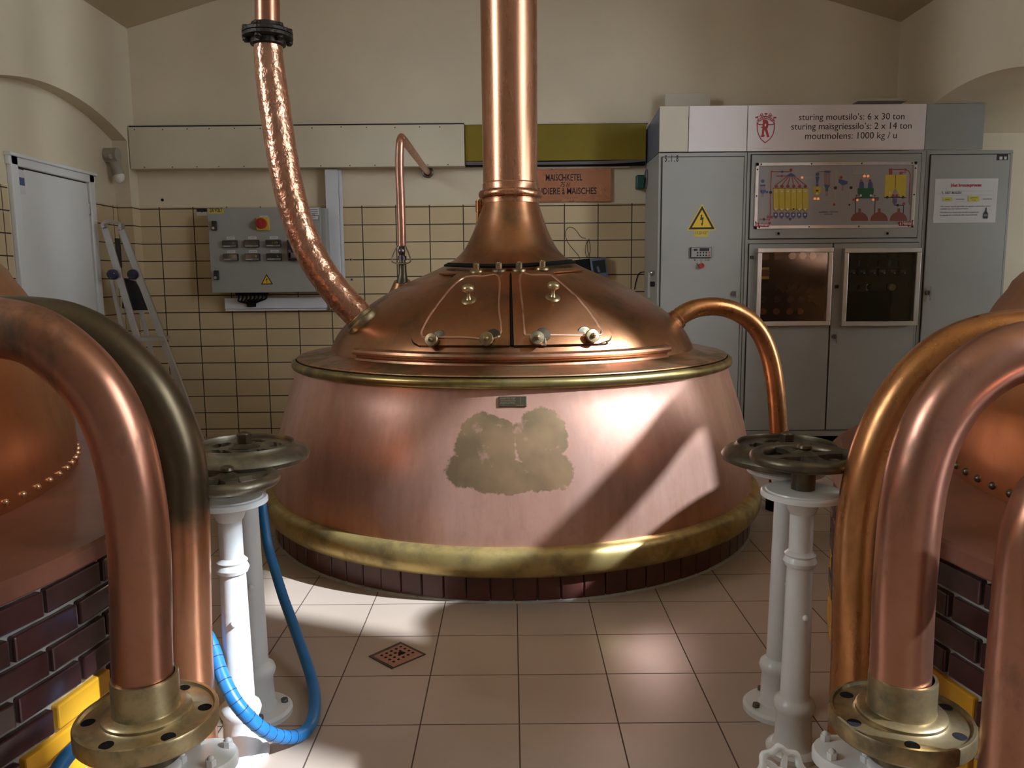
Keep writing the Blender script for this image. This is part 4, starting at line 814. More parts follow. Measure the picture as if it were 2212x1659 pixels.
MB().lathe(DMS, 128, (CX, CY, 0)).build('dome', M_DOME, kt)
def band(r): return r
MB().lathe([(.1535, 1.72), (.156, 1.722), (.156, 1.742), (.153, 1.744), (.153, 1.748)]+[(.153+.021*math.sin(math.pi*k/12)**.8, 1.748+.044*(1-math.cos(math.pi*k/12))/2) for k in range(13)]+[(.1515, 1.795), (.1515, 1.826), (.149, 1.829), (.1475, 1.832)], 64, (CX, CY, 0)).build('neck_collar', M_NECK, kt)
MB().lathe([(.1475, 1.828), (.1495, 2.4), (.1505, 3.1), (.1505, 4.3)], 64, (CX, CY, 0)).build('chimney', M_NECK, kt)
# curb moulding in front of the hatch
pr = [(.975, .935), (1.005, .935), (1.012, .944), (1.008, .953), (1.000, .957), (1.004, .966), (1.022, .972), (1.026, .982), (1.022, .993), (1.005, .999), (.975, .999)]
MB().lathe(pr, 64, (CX, CY, 0), math.radians(-90-47), math.radians(-90+47), cap=True).build('hatch_curb', M_CURB, kt)
# hatch doors laid on the dome
def hatch(left, right, name='hatch_door'):
    N, Mv = 26, 30; top = []; 
    def edge(poly, v):
        ys = [p[2] for p in poly]; return (float(np.interp(v, ys, [p[0] for p in poly])), float(np.interp(v, ys, [p[1] for p in poly])))
    vs = []; th = .014
    G = [[None]*(N+1) for _ in range(Mv+1)]
    for j in range(Mv+1):
        v = j/Mv; a = edge(left, v); b = edge(right, v)
        for i in range(N+1):
            u = i/N; G[j][i] = dome_hit(a[0]+(b[0]-a[0])*u, a[1]+(b[1]-a[1])*u)
    for k in (th, -.004):
        for j in range(Mv+1):
            for i in range(N+1): p, n = G[j][i]; vs.append(tuple(p+n*k))
    W_ = N+1; fs = []; o2 = W_*(Mv+1)
    for j in range(Mv):
        for i in range(N): fs.append((j*W_+i, j*W_+i+1, (j+1)*W_+i+1, (j+1)*W_+i))
    for j in range(Mv): fs.append((j*W_, (j+1)*W_, o2+(j+1)*W_, o2+j*W_)); fs.append(((j+1)*W_+N, j*W_+N, o2+j*W_+N, o2+(j+1)*W_+N))
    for i in range(N): fs.append((i+1, i, o2+i, o2+i+1)); fs.append((Mv*W_+i, Mv*W_+i+1, o2+Mv*W_+i+1, o2+Mv*W_+i))
    mb = MB(); mb.add(vs, fs, 0, True); return mb.build(name, M_DOME, kt)
hl = hatch([(908, 749, 0), (895, 742, .03), (891, 731, .08), (899, 708, .25), (912, 687, .4), (934, 655, .6), (957, 627, .8), (975, 607, .93), (991, 595, 1)], [(1100, 749, 0), (1101, 592, 1)])
hr = hatch([(1110, 749, 0), (1105, 592, 1)], [(1290, 745, 0), (1312, 738, .03), (1319, 727, .09), (1308, 708, .25), (1288, 684, .42), (1262, 657, .6), (1238, 632, .78), (1212, 608, .93), (1194, 593, 1)])
def seam_shadow(left, right, h):
    pl_ = [(a, b) for a, b, v in left]; pr_ = [(a, b) for a, b, v in reversed(right)]
    MB().tube(dpts(pl_+pr_, .001, 5), .0045, 6).build('door_seam_shadow', M_SEAM_SHADOW, h)  # dark line drawn round the door as its shadow gap
M_SEAM_SHADOW = metal_aged('copper_seam_shadow', (.07, .045, .03), (.05, .035, .025), (.04, .03, .025), .4, .5, (9, 9, 9), .02, 9)  # near-black copper that paints the shadow gap of the hatch doors
M_BEAD = metal_aged('copper_worn_edge', (.74, .46, .34), (.66, .38, .26), (.45, .26, .17), .4, .3, (6, 6, 6), .02, 6)
DPTS = 0
def dpts(pp, off=.0145, n=4, closed=False): return [dome_hit(a.x, a.y)[0]+dome_hit(a.x, a.y)[1]*off for a in spline([(x, y, 0) for x, y in pp], n)]
bl = [(913, 722), (915, 729), (925, 733), (1000, 733), (1077, 732), (1077.5, 668), (1078, 604), (1045, 603), (1012, 604), (987, 617), (950, 660), (925, 697), (913, 722)]
br = [(1133, 728), (1128, 664), (1123, 601), (1150, 600), (1184, 600), (1197, 606), (1239, 643), (1271, 681), (1293, 712), (1296, 721), (1287, 728), (1210, 728), (1133, 728)]
MB().tube(dpts(bl), .0052, 8).build('raised_bead', M_BEAD, hl); MB().tube(dpts(br), .0052, 8).build('raised_bead', M_BEAD, hr)
seam_shadow([(908, 749, 0), (895, 742, 0), (891, 731, 0), (899, 708, 0), (912, 687, 0), (934, 655, 0), (957, 627, 0), (975, 607, 0), (991, 595, 0)], [(1100, 749, 0)], hl)
seam_shadow([(1110, 749, 0)], [(1194, 593, 1), (1212, 608, 0), (1238, 632, 0), (1262, 657, 0), (1288, 684, 0), (1308, 708, 0), (1319, 727, 0), (1312, 738, 0), (1290, 745, 0)], hr)
MB().tube(dpts([(1103, 593), (1105, 660), (1106, 748)], .004, 10), .008, 8).build('door_gap', M_BLACK, kt)
def orient(p, n): return Matrix.Translation(p) @ n.to_track_quat('Z', 'Y').to_matrix().to_4x4()
def knob(h, base, top, name='knob'):
    p, n = dome_hit(*base); n2 = (n*.35+Vector((0, -.15, 1))*.9).normalized(); p = p+n*.013
    q = MB(); q.lathe([(.001, .008), (.02, .009), (.030, .006), (.036, .001), (.036, -.004)], 28, M=orient(p, n)); j = q.build('knob_plate', M_BRASS_DULL, h)
    q = MB(); M = orient(p+n*.003, n2); q.lathe(smoothprof([(.016, 0), (.010, .012), (.008, .026), (.012, .036), (.024, .042), (.0285, .052), (.026, .064), (.016, .071), (.001, .073)], 3), 28, M=M); q.build(name, M_BRASS_PALE, h)
knob(hl, (1014, 654), None); knob(hr, (1193, 648), None)
for (px, py, h, sx) in ((939, 741, hl, 1), (1053, 739, hl, 1), (1158, 737, hr, 1), (1273, 733, hr, -1)):
    p, n = dome_hit(px, py); p = p+n*.022; ax = Vector((p.x-CX, p.y-CY, 0)).normalized(); ax = (ax+Vector((0, -.25, .35))).normalized()
    q = MB(); M = orient(p+ax*.02, ax); q.lathe([(.0295, -.016), (.031, -.012), (.031, .002), (.028, .005), (.012, .007), (.011, .013), (.006, .016), (.001, .016)], 28, M=M); q.ball((0, 0, .014), .010, 0, 12, M=M); j = q.build('clamp_wheel', M_BRASS_DULL, h)
    q = MB(); pp = p+Vector((.028*sx, .02, .012)); q.lathe([(.033, -.014), (.034, .002), (.031, .006), (.001, .008)], 24, M=orient(pp, ax)); q.cyl(p-ax*.03, p+ax*.01, .012, 12)
    q.bbox(-.012, .012, -.05, -.015, -.012, .012, .003, 0, orient(pp, ax)); q.build('clamp_bracket', M_BRONZE, h)
# hinge strips and pins above the hatch
def arcstrip(pp, off, wid, thick, name, mat):
    P_ = [dome_hit(a.x, a.y) for a in spline([(x, y, 0) for x, y in pp], 10)]; n = len(P_); vs = []; fs = []
    for i, (p, nn) in enumerate(P_):
        t = (P_[min(i+1, n-1)][0]-P_[max(i-1, 0)][0]).normalized(); s_ = t.cross(nn)
        for a, b in ((-1, 0), (1, 0), (1, 1), (-1, 1)): vs.append(tuple(p+nn*(off+thick*b)+s_*wid*.5*a))
    for i in range(n-1):
        for j in range(4): fs.append((i*4+j, i*4+(j+1) % 4, (i+1)*4+(j+1) % 4, (i+1)*4+j))
    return MB().add(vs, fs+[(3, 2, 1, 0), (n*4-4, n*4-3, n*4-2, n*4-1)], 0, False).build(name, mat, kt)
arcstrip([(967, 578), (1040, 581), (1100, 581), (1165, 578), (1235, 571)], .012, .03, .01, 'hinge_rail', M_BLACK)
arcstrip([(955, 592), (1030, 594), (1100, 593), (1170, 590), (1252, 584)], .004, .035, .007, 'hinge_leaf', M_DOME)
for (px, py) in ((1031, 590), (1078, 588), (1121, 587), (1170, 584)):
    p, n = dome_hit(px, py); ax = (n+Vector((0, 0, 1.6))).normalized(); q = MB(); M = orient(p+n*.012, ax)
    q.lathe([(.036, -.006), (.034, .003), (.022, .007), (.017, .008), (.017, .034), (.014, .037), (.008, .037), (.007, .033), (.001, .033)], 26, M=M); q.build('hinge_pin', M_BRASS_DULL, kt)
# name plate on the body
def body_r(z): zs = [q[1] for q in body]; return float(np.interp(z, zs, [q[0] for q in body]))
zc_ = .815; tilt = math.atan2(body_r(zc_+.03)-body_r(zc_-.03), .06)
Mn = Matrix.Translation((CX+.002, CY-body_r(zc_)-.0035, zc_)) @ Matrix.Rotation(tilt, 4, 'X')
q = MB(); q.bbox(-.058, .058, -.003, .006, -.021, .021, .002, 0, Mn); npo = q.build('name_plate', M_BRONZE, kt)
q = MB(); v = (('DIEPTE PIJP', '2'), ('VERZAMELGAS', '2'), ('RIJSKAFFEL', '2'), ('', 'NR 0007'))
for k, (s1_, s2_) in enumerate(v):
    if s1_: q.text(s1_, -.05, .012, .010-k*.010, -.0032, 0, .0062, Mn)
    q.text(s2_, .030 if len(s2_) < 3 else .015, .034 if len(s2_) < 3 else .045, .010-k*.010, -.0032, 0, .0062, Mn)
q.build('engraving', M_BRASS_PALE, npo)
# thin sampling tube down the left of the neck
q = MB(); pts = []
for (px, py, rr) in ((1034, 446, .03), (1033, 460, .022), (1030, 495, .022), (1020, 525, .022), (1000, 553, .02), (970, 575, .015), (935, 598, .012), (905, 615, .010)):
    d = ray(px, py); dh = Vector((d[0], d[1], 0)).normalized(); t = Vector((CX, CY, 0)).dot(dh); p = Vector(_C)+Vector(d)*(t/Vector((d[0], d[1], 0)).length); pts.append(p)
q.tube(spline(pts, 6), .0095, 10); q.cyl(pts[0]+Vector((0, 0, .03)), pts[0]-Vector((0, 0, .03)), .017, 12); q.cyl(pts[0]+Vector((.004, 0, .02)), pts[0]+Vector((.03, 0, .045)), .014, 10); q.build('side_tube', M_DOME, kt)

# ------------------------------------------------------------------ pipes on the mash kettle
def ppath(pp, y, n=8):       # points seen on a plane of constant depth, or with a depth each
    return [aty(p[0], p[1], p[2] if len(p) > 2 else y) for p in pp]
YH = 3.95
hp = thing('hammered_pipe', 'tall hammered copper pipe curving down into the left of the dome', 'pipe', (-.75, YH, 1.1))
low = spline(ppath([(579, 90), (581, 130), (586, 175), (596, 245), (607, 320), (622, 400), (645, 485), (678, 560), (722, 625), (762, 668), (784, 692)], YH), 8)
MB().tube(low, [.066+.008*min(1, i/20) for i in range(len(low))], 28).build('lower_pipe', M_HAMMER, hp)
up = [aty(578, 70, YH), aty(577, -40, YH), aty(577, -420, YH)]; MB().tube(up, .058, 28).build('upper_pipe', M_PIPE, hp)
fl = aty(578, 74, YH); ax = (low[0]-low[3]).normalized()
q = MB(); M = Matrix.Translation(fl); q.lathe([(.06, .05), (.075, .045), (.078, .02), (.112, .018), (.118, .012), (.118, -.001), (.108, -.004), (.118, -.006), (.118, -.020), (.11, -.026), (.085, -.028), (.082, -.05), (.068, -.056)], 36, M=M); fo = q.build('bolted_flange', M_FLANGE, hp)
for k in range(6):
    a = k*math.pi/3+.35; q = MB(); c = fl+Vector((.098*math.cos(a), .098*math.sin(a), 0)); q.cyl(c+Vector((0, 0, -.045)), c+Vector((0, 0, .032)), .012, 6); q.cyl(c+Vector((0, 0, .018)), c+Vector((0, 0, .032)), .018, 6); q.cyl(c+Vector((0, 0, -.038)), c+Vector((0, 0, -.024)), .018, 6); q.build('bolt', M_FLANGE, fo)
e = low[-1]; d_ = (low[-1]-low[-3]).normalized(); q = MB(); q.lathe([(.072, -.03), (.079, -.025), (.080, -.008), (.095, -.002), (.098, .01), (.09, .03)], 36, M=orient(e, d_)); q.build('pipe_collar', M_BRASS_DULL, hp)

tp = thing('thin_copper_pipe', 'thin upright copper pipe bending back to the wall behind the dome', 'pipe', (-.62, 4.4, 1.3))
Y1 = 4.4; w0 = aty(924, 372, YB-.02)
pts = [aty(868, 532, Y1), aty(867, 480, Y1), aty(865, 420, Y1), aty(863, 370, Y1), aty(863, 335, Y1)]
b0 = aty(864, 312, Y1); pts += [b0+Vector((0, .012, .012)), b0+Vector((.002, .045, .035)), b0+Vector((.004, .10, .045))]
pts += [pts[-1].lerp(w0, .35), pts[-1].lerp(w0, .7), w0]
MB().tube(spline(pts, 8), .0235, 18).build('bent_tube', M_THIN, tp)
q = MB(); q.torus((0, 0, 0), .036, .012, 24, 0, orient(w0, Vector((0, -1, 0)))); q.build('wall_ring', M_STEEL, tp)
c0, c1, c2 = aty(868, 530, Y1), aty(869, 566, Y1), aty(869, 612, Y1)
q = MB(); q.cyl(c0, c1, .017, 16); q.ball(aty(868, 543, Y1)+Vector((0, -.012, 0)), .021, 0, 16); q.cyl(aty(869, 553, Y1), aty(869, 562, Y1), .024, 16); q.build('coupling', M_STEEL, tp)
q = MB(); q.tube([c1, aty(870, 590, Y1), c2], [.021, .022, .034], 18); q.build('lower_sleeve', M_BRONZE, tp)
for s_ in (-1, 1):
    q = MB(); q.tube(spline([c0+Vector((.02*s_, -.02, 0)), aty(868+17*s_, 550, Y1)+Vector((0, -.03, 0)), aty(868+19*s_, 566, Y1)+Vector((0, -.025, 0)), aty(868, 570, Y1)+Vector((0, -.04, 0))], 6), .004, 8); q.build('wire_bail', M_CHROME, tp)
q = MB(); p0 = aty(866, 640, Y1); q.tube([c2+Vector((0, 0, .012)), c2-Vector((.0, -.02, .05)), p0-Vector((0, -.03, .03))], [.045, .075, .10], 24); q.build('copper_foot', M_DOME, tp)

gp = thing('gooseneck_pipe', 'copper gooseneck pipe arching from the right of the dome to the floor', 'pipe', (1.47, 4.36, 0))
pp = [(1456, 696, 4.24), (1475, 679, 4.25), (1505, 666, 4.27), (1545, 662, 4.29), (1585, 671, 4.31), (1620, 693, 4.33), (1646, 727, 4.35), (1664, 775, 4.36), (1674, 830, 4.36), (1679, 880, 4.36), (1682, 940, 4.36)]
pts = ppath(pp, 0); e = pts[-1]; pts += [Vector((e.x+.004, 4.36, .45)), Vector((e.x+.004, 4.36, .10))]
MB().tube(spline(pts, 8), [.050+.0*i for i in range((len(pts)-1)*8+1)], 24).build('bent_pipe', M_PIPE_RUST, gp)
q = MB(); d_ = (pts[1]-pts[0]).normalized(); q.lathe([(.085, -.06), (.066, -.03), (.062, 0), (.06, .012), (.056, .014), (.056, .03), (.050, .034)], 28, M=orient(pts[0], d_)); q.build('pipe_collar', M_DOME, gp)
q = MB(); q.cyl((e.x+.004, 4.36, 0), (e.x+.004, 4.36, .12), .062, 24); q.build('foot_sleeve', M_BLACK, gp)

# ------------------------------------------------------------------ the two side kettles on their brick bases
def side_kettle(sx, lab_k, lab_p):
    cx, cy = 2.96*sx, 2.2; zl_ = .655; R = 1.885
    pl = thing('kettle_plinth', lab_p, 'plinth', (cx, cy, 0))
    ang = (lambda d: math.radians(d) if sx < 0 else math.pi-math.radians(d))   # facing the aisle
    q = MB(); q.lathe([(R-.015, 0), (R-.015, zl_-.05), (1.3, zl_-.05)], 96, (cx, cy, 0)); q.build('mortar_core', M_MORTAR, pl)
    br = MB(); bh, bg = .062, .0125; nper = int(round(2*math.pi*R/.205)); rows = 8
    z = .004
    for k in range(rows):
        for i in range(nper):
            a = 2*math.pi*(i+(.5 if k % 2 else 0))/nper; dg = math.degrees((math.atan2(math.sin(a), math.cos(a)) if sx < 0 else math.pi-a)); dg = (dg+180) % 360-180
            if abs(dg) > 78: continue
            w = 2*math.pi*R/nper-bg; M = Matrix.Translation((cx, cy, 0)) @ Matrix.Rotation(a, 4, 'Z')
            ph = (dg+6.0) % 17.0; yel = k <= (3 if ph > 8.5 else 1)
            br.bbox(R-.06, R+random.uniform(-.003, .003), -w/2, w/2, z, z+bh, .005, 1 if yel else 0, M, 2)
        z += bh+bg
    br.build('brickwork', [M_BRK_B, M_BRK_Y], pl)
    led = MB(); led.lathe([(1.3, zl_-.052), (R+.016, zl_-.052), (R+.022, zl_-.046), (R+.022, zl_-.008), (R+.012, zl_), (1.3, zl_+.004)], 96, (cx, cy, 0)); led.build('ledge', M_LEDGE, pl)
    kk = thing('copper_kettle', lab_k, 'kettle', (cx, cy, zl_))
    rb = 1.50 if sx < 0 else 1.53; dz = .0 if sx < 0 else -.07
    pf = smoothprof([(rb, zl_+.003), (rb, zl_+.05), (rb-.003, .80), (rb-.03, .95), (1.435, 1.14+dz), (1.384, 1.266+dz), (1.342, 1.33+dz), (1.304, 1.388+dz), (1.10, 1.56+dz), (.80, 1.74+dz), (.5, 1.87+dz), (.27, 1.97+dz), (.12, 2.03+dz), (.01, 2.05+dz)], 3)
    MB().lathe(pf, 128, (cx, cy, 0)).build('kettle_body', M_SIDE, kk)
    MB().lathe(smoothprof([(.36, 1.6), (.34, 2.0), (.335, 2.45), (.30, 2.68), (.20, 2.83), (.01, 2.88)], 3), 48, (cx, cy-.53, 0)).build('shadow_hood', M_SIDE, kk)  # unseen hood, added to keep sun off the floor before the mash kettle
    pr_ = [(cx, cy-.53, 2.69), (cx, cy-.2, 2.70), (cx, cy+.1, 2.70), (cx, cy+.3, 2.70), (cx+.06*sx, cy+.46, 2.70), (cx+.3*sx, cy+.55, 2.71), (cx+1.0*sx, cy+.57, 2.73), (cx+2.2*sx, cy+.57, 2.76)]
    MB().tube(spline(pr_, 6), .10, 20).build('shadow_pipe', M_SIDE, kk)  # unseen pipe, added to throw the shadow band across the mash kettle
    me = None
    for i in range(110):
        a = 2*math.pi*i/110; dg = math.degrees(a if sx < 0 else math.pi-a); dg = (dg+180) % 360-180
        if abs(dg) > 62: continue
        M = orient(Vector((cx+rb*math.cos(a), cy+rb*math.sin(a), zl_+.034)), Vector((math.cos(a), math.sin(a), .1)))
        if me is None:
            r0_ = MB().lathe([(.0125, 0), (.011, .006), (.006, .0105), (.0005, .012)], 10).build('rivet', M_RIVET if sx < 0 else M_BRONZE, kk, (0, 0, 0)); me = r0_.data
        else:
            r0_ = bpy.data.objects.new('rivet', me); S.collection.objects.link(r0_); r0_.parent = kk
        r0_.matrix_local = Matrix.Translation(-WL(kk)) @ M
side_kettle(-1, 'orange copper kettle at the left edge above red-painted ledge', 'round brick base with red ledge under the left copper kettle')
side_kettle(1, 'orange copper kettle at the right edge above red-painted ledge', 'round brick base with red ledge under the right copper kettle')

# ------------------------------------------------------------------ heavy pipe bends in the foreground
def bend(lab, pp, y, r, mat, zlow, name='copper_pipe'):
    pts = [aty(p[0], p[1], y) for p in pp]; b = pts[0]; pts = [Vector((b.x+(b.x-pts[1].x)*.0, y, zlow))]+pts
    t = thing(name, lab, 'pipe', (b.x, y, max(zlow, 0)))
    sp = spline(pts, 8); MB().tube(sp, r, 40).build('pipe_bend', mat, t); return t, b
def flange(t, c, sx, zf):
    q = MB(); P0 = Vector((c.x, c.y, zf)); M = Matrix.Translation(P0)
    q.lathe([(.0575, .078), (.063, .078), (.0645, .073), (.0645, .012), (.066, .008), (.082, .006), (.086, .002), (.086, -.004), (.091, -.008), (.126, -.010), (.129, -.004), (.135, -.004), (.137, -.008), (.137, -.038), (.133, -.043), (.055, -.045)], 64, M=M); fo = q.build('brass_flange', M_BRASS_PALE if sx < 0 else M_BRASS_DULL, t)
    for k in range(6):
        a = k*math.pi/3+.25; h = MB(); h.lathe([(.0145, 0), (.013, .0012), (.0005, .0012)], 20, M=Matrix.Translation(P0+Vector((.109*math.cos(a), .109*math.sin(a), -.0095)))); h.build('bolt_hole', M_BLACK, fo)
    q = MB(); q.lathe([(.085, -.045), (.085, -.062), (.06, -.066), (.06, -.10)], 40, M=M); q.build('gasket_neck', M_BRONZE, t)
YP1, YP2 = 1.50, 1.90
f0 = aty(316, 1535, YP1); print('flange z', f0.z, 'x', f0.x)
t1, b1 = bend('thick front copper pipe bend at the left with brass flange', [(308, 1440), (305, 1300), (302, 1200), (295, 1110), (280, 1020), (255, 930), (212, 845), (152, 778), (80, 728), (0, 708), (-90, 700), (-260, 698)], YP1, .0575, M_PIPE, .36)
flange(t1, aty(315, 1500, YP1), -1, aty(315, 1535, YP1).z)
t2, b2 = bend('thick rear copper pipe bend at the left, darkened along its back', [(410, 1440), (405, 1300), (403, 1200), (400, 1100), (394, 1010), (372, 930), (330, 850), (275, 785), (215, 735), (145, 703), (70, 692), (-20, 690), (-200, 688)], YP2, .0575, M_PIPE_TARN, .0)
t3, b3 = bend('thick front copper pipe bend at the right with brass flange', [(1945, 1440), (1951, 1300), (1958, 1200), (1968, 1100), (1985, 1010), (2015, 925), (2062, 852), (2120, 800), (2180, 768), (2260, 752), (2400, 748)], YP1, .0575, M_PIPE, .36)
flange(t3, aty(1948, 1500, YP1), 1, aty(1948, 1535, YP1).z)
t4, b4 = bend('thick rear copper pipe bend at the right, orange in the shade', [(1846, 1440), (1850, 1300), (1853, 1200), (1862, 1100), (1878, 1020), (1905, 940), (1942, 870), (1990, 808), (2050, 760), (2125, 730), (2212, 718), (2380, 714)], YP2, .0575, M_PIPE_RUST, .0)
t5, b5 = bend('copper pipe bend cut off by the lower right picture corner', [(2182, 1659), (2204, 1400), (2222, 1220), (2244, 1120), (2290, 1050), (2380, 1010), (2560, 1000)], 1.30, .0505, M_PIPE, .0)
# white valve bodies under the two brass flanges
def valve(lab, c, zf, sx):
    t = thing('white_valve', lab, 'valve', (c.x, c.y, 0)); q = MB(); P0 = Vector((c.x, c.y, 0))
    q.lathe([(.0005, zf-.115), (.05, zf-.115), (.058, zf-.12), (.060, zf-.20), (.064, zf-.24), (.075, .10), (.075, .02), (.10, .015), (.10, 0)], 40, M=Matrix.Translation(P0)); q.build('valve_body', M_WHITE_G, t)
    d = Vector((.86, .51, 0)) if sx < 0 else Vector((-.75, .66, 0))
    p = P0+d*.105+Vector((0, 0, zf-.15)); q = MB(); q.lathe([(.0005, .022), (.03, .022), (.062, .018), (.066, .012), (.066, -.006), (.04, -.012), (.035, -.12), (.0005, -.14)], 32, M=Matrix.Translation(p)); so_ = q.build('valve_bonnet', M_WHITE_G, t)
    for k in range(4):
        a = k*math.pi/2+.6; b_ = MB(); cc_ = p+Vector((.047*math.cos(a), .047*math.sin(a), .018)); b_.cyl(cc_, cc_+Vector((0, 0, .016)), .011, 6); b_.ball(cc_+Vector((0, 0, .015)), .008, 0, 10); b_.build('bolt', M_WHITE_G, so_)
valve('white valve body under the brass flange at the left', aty(315, 1500, YP1), aty(315, 1535, YP1).z, -1)
valve('white valve body under the brass flange at the right', aty(1948, 1500, YP1), aty(1948, 1535, YP1).z, 1)

# ------------------------------------------------------------------ white pillars with handwheels
def pillar(name, lab, x, y, zt, disc_z, disc_r, r0, r1, mat, base, ring, dark):
    t = thing(name, lab, 'pedestal', (x, y, 0), 'white valve pedestals')
    q = MB(); pr = [(.10 if base else .07, 0), (.10 if base else .072, .014), (.092 if base else .066, .022), (.055, .026), (.050, .035), (.047, .12), (.052, .128), (.056, .142), (.052, .156), (.043, .163), (r0, .17), (r1, disc_z-.10)]
    if ring: pr = pr[:-1]+[(r1+.003, disc_z-.20), (r1+.009, disc_z-.197), (r1+.013, disc_z-.186), (r1+.009, disc_z-.176), (r1+.006, disc_z-.172), (r1+.010, disc_z-.166), (r1+.004, disc_z-.16), (r1, disc_z-.155)]
    pr += [(r1, disc_z-.055), (r1+.004, disc_z-.05), (r1+.010, disc_z-.035), (r1+.012, disc_z-.02), (r1+.012, disc_z-.006)]
    q.lathe(pr, 40, M=Matrix.Translation((x, y, 0))); q.ball((x+.2*r0, y-r0*.95, disc_z*.55), .009, 0, 10); q.build('shaft', mat, t)
    if base:
        for k in range(4):
            a = k*math.pi/2+.35; b_ = MB(); c_ = Vector((x+.076*math.cos(a), y+.076*math.sin(a), .02)); b_.cyl(c_, c_+Vector((0, 0, .014)), .011, 6); b_.build('base_bolt', M_STEEL if not dark else M_BRONZE, t)
    q = MB(); q.lathe([(.0005, .012), (disc_r-.014, .012), (disc_r-.012, .008), (disc_r-.004, .008), (disc_r, .004), (disc_r, -.006), (disc_r-.01, -.010), (.01, -.012)], 48, M=Matrix.Translation((x, y, disc_z))); q.build('top_disc', mat, t)
    return t
def wheel_solid(lab, x, y, z, R, mat, stem_to, cap_hex=True):
    t = thing('handwheel', lab, 'handwheel', (x, y, z), 'bronze handwheels on the white pedestals'); M = Matrix.Translation((x, y, z)); s_ = R/.183
    q = MB(); nA, nR = 96, 10; rr = [.03+(.135-.03)*k/nR for k in range(nR+1)]; holes = [(.082, math.radians(a)) for a in (20, 92, 164, 236, 308)]
    def inh(r, a):
        for hr_, ha in holes:
            da = (a-ha+math.pi) % (2*math.pi)-math.pi
            if (da*hr_/.038)**2+((r-hr_)/.018)**2 < 1: return True
        return False
    vs = []; fs = []
    for zz in (.004, -.006):
        for i in range(nA):
            for r in rr: a = 2*math.pi*i/nA; vs.append((r*s_*math.cos(a), r*s_*math.sin(a), zz))
    W_ = nR+1; o2 = nA*W_
    def cell(i, k): return 0 <= k < nR and not inh((rr[k]+rr[k+1])/2, 2*math.pi*((i % nA)+.5)/nA)
    for i in range(nA):
        j = (i+1) % nA
        for k in range(nR):
            if not cell(i, k): continue
            fs.append((i*W_+k, i*W_+k+1, j*W_+k+1, j*W_+k)); fs.append((o2+i*W_+k, o2+j*W_+k, o2+j*W_+k+1, o2+i*W_+k+1))
            if not cell(i-1, k): fs.append((i*W_+k, o2+i*W_+k, o2+i*W_+k+1, i*W_+k+1))
            if not cell(i+1, k): fs.append((j*W_+k, j*W_+k+1, o2+j*W_+k+1, o2+j*W_+k))
            if not cell(i, k-1): fs.append((i*W_+k, j*W_+k, o2+j*W_+k, o2+i*W_+k))
            if not cell(i, k+1): fs.append((i*W_+k+1, o2+i*W_+k+1, o2+j*W_+k+1, j*W_+k+1))
    q.add(vs, fs, 0, False, M); q.build('web', mat, t)
    q = MB(); q.lathe([(r*s_, h) for r, h in ((.133, -.006), (.133, .010), (.1345, .014), (.137, .012), (.139, .016), (.142, .012), (.144, .008), (.155, .002), (.168, -.004), (.178, -.012), (.1835, -.022), (.180, -.034), (.172, -.038), (.160, -.030), (.145, -.018), (.133, -.006))], 96, M=M); q.build('rim', mat, t)
    q = MB(); q.lathe([(.001, .016), (.03*s_, .016), (.036*s_, .010), (.044*s_, .006), (.046*s_, -.02), (.03*s_, -.03), (.001, -.03)], 32, M=M); q.cyl((x, y, z+.01), (x, y, z+.042), .022, 6); q.ball((x, y, z+.040), .017, 0, 14, (1, 1, .6)); q.build('hub_nut', M_BRONZE if cap_hex else mat, t)
    q = MB(); q.cyl((x, y, z-.02), (x, y, stem_to+.013), .024, 20); q.build('stem', M_BRONZE, t); return t
def wheel_spoked(lab, x, y, z, R, mat, stem_to, stem_r, rot):
    t = thing('handwheel', lab, 'handwheel', (x, y, z), 'bronze handwheels on the white pedestals'); M = Matrix.Translation((x, y, z))
    q = MB(); q.torus((0, 0, -.006), R-.019, .019, 72, 0, M, .85); q.build('rim', mat, t)
    for k in range(4):
        a = rot+k*math.pi/2; Mk = M @ Matrix.Rotation(a, 4, 'Z'); q = MB()
        q.prism([(.02, -.024), (R*.45, -.014), (R-.025, -.024), (R-.02, .024), (R*.45, .014), (.02, .024)], -.010, .003, 'z', 0, Mk); q.build('spoke', mat, t)
    q = MB(); q.lathe([(.001, .034), (.010, .033), (.017, .028), (.019, .021), (.015, .016), (.018, .012), (.026, .008), (.034, .004), (.036, -.012), (.030, -.02), (.001, -.02)], 32, M=M); q.build('hub_nut', M_BRONZE, t)
    q = MB(); q.cyl((x, y, z-.015), (x, y, stem_to+.013), stem_r, 24); q.build('stem', M_BRONZE, t); return t
yF, yR = 2.04, 2.26
def col_at(px, py, y): return aty(px, py, y)
cLF = col_at(495, 1100, yF); cLB = col_at(536, 1100, yR); cRF = col_at(1732, 1120, yF); cRB = col_at(1693, 1120, yR)
zLFd = aty(497, 1081, yF).z; zLBd = aty(530, 1020, yR).z; zRFd = aty(1733, 1066, yF).z; zRBd = aty(1700, 1015, yR).z
print('pillars', cLF, cLB, cRF, cRB, zLFd, zLBd, zRFd, zRBd)
pillar('valve_pedestal', 'white front pedestal at the left, sunlit and carrying a spoked wheel', cLF.x, yF, 0, zLFd, .101, .0395, .031, M_WHITE, False, True, False)
pillar('valve_pedestal', 'white rear pedestal at the left standing on a round bolted foot', cLB.x, yR, 0, zLBd, .085, .036, .029, M_WHITE, True, False, False)
pillar('valve_pedestal', 'white front pedestal at the right carrying a spoked wheel on a thick black stem', cRF.x, yF, 0, zRFd, .108, .0385, .031, M_WHITE_G, False, True, True)
pillar('valve_pedestal', 'white rear pedestal at the right standing on a round bolted foot', cRB.x, yR, 0, zRBd, .110, .036, .029, M_WHITE_G, True, False, True)
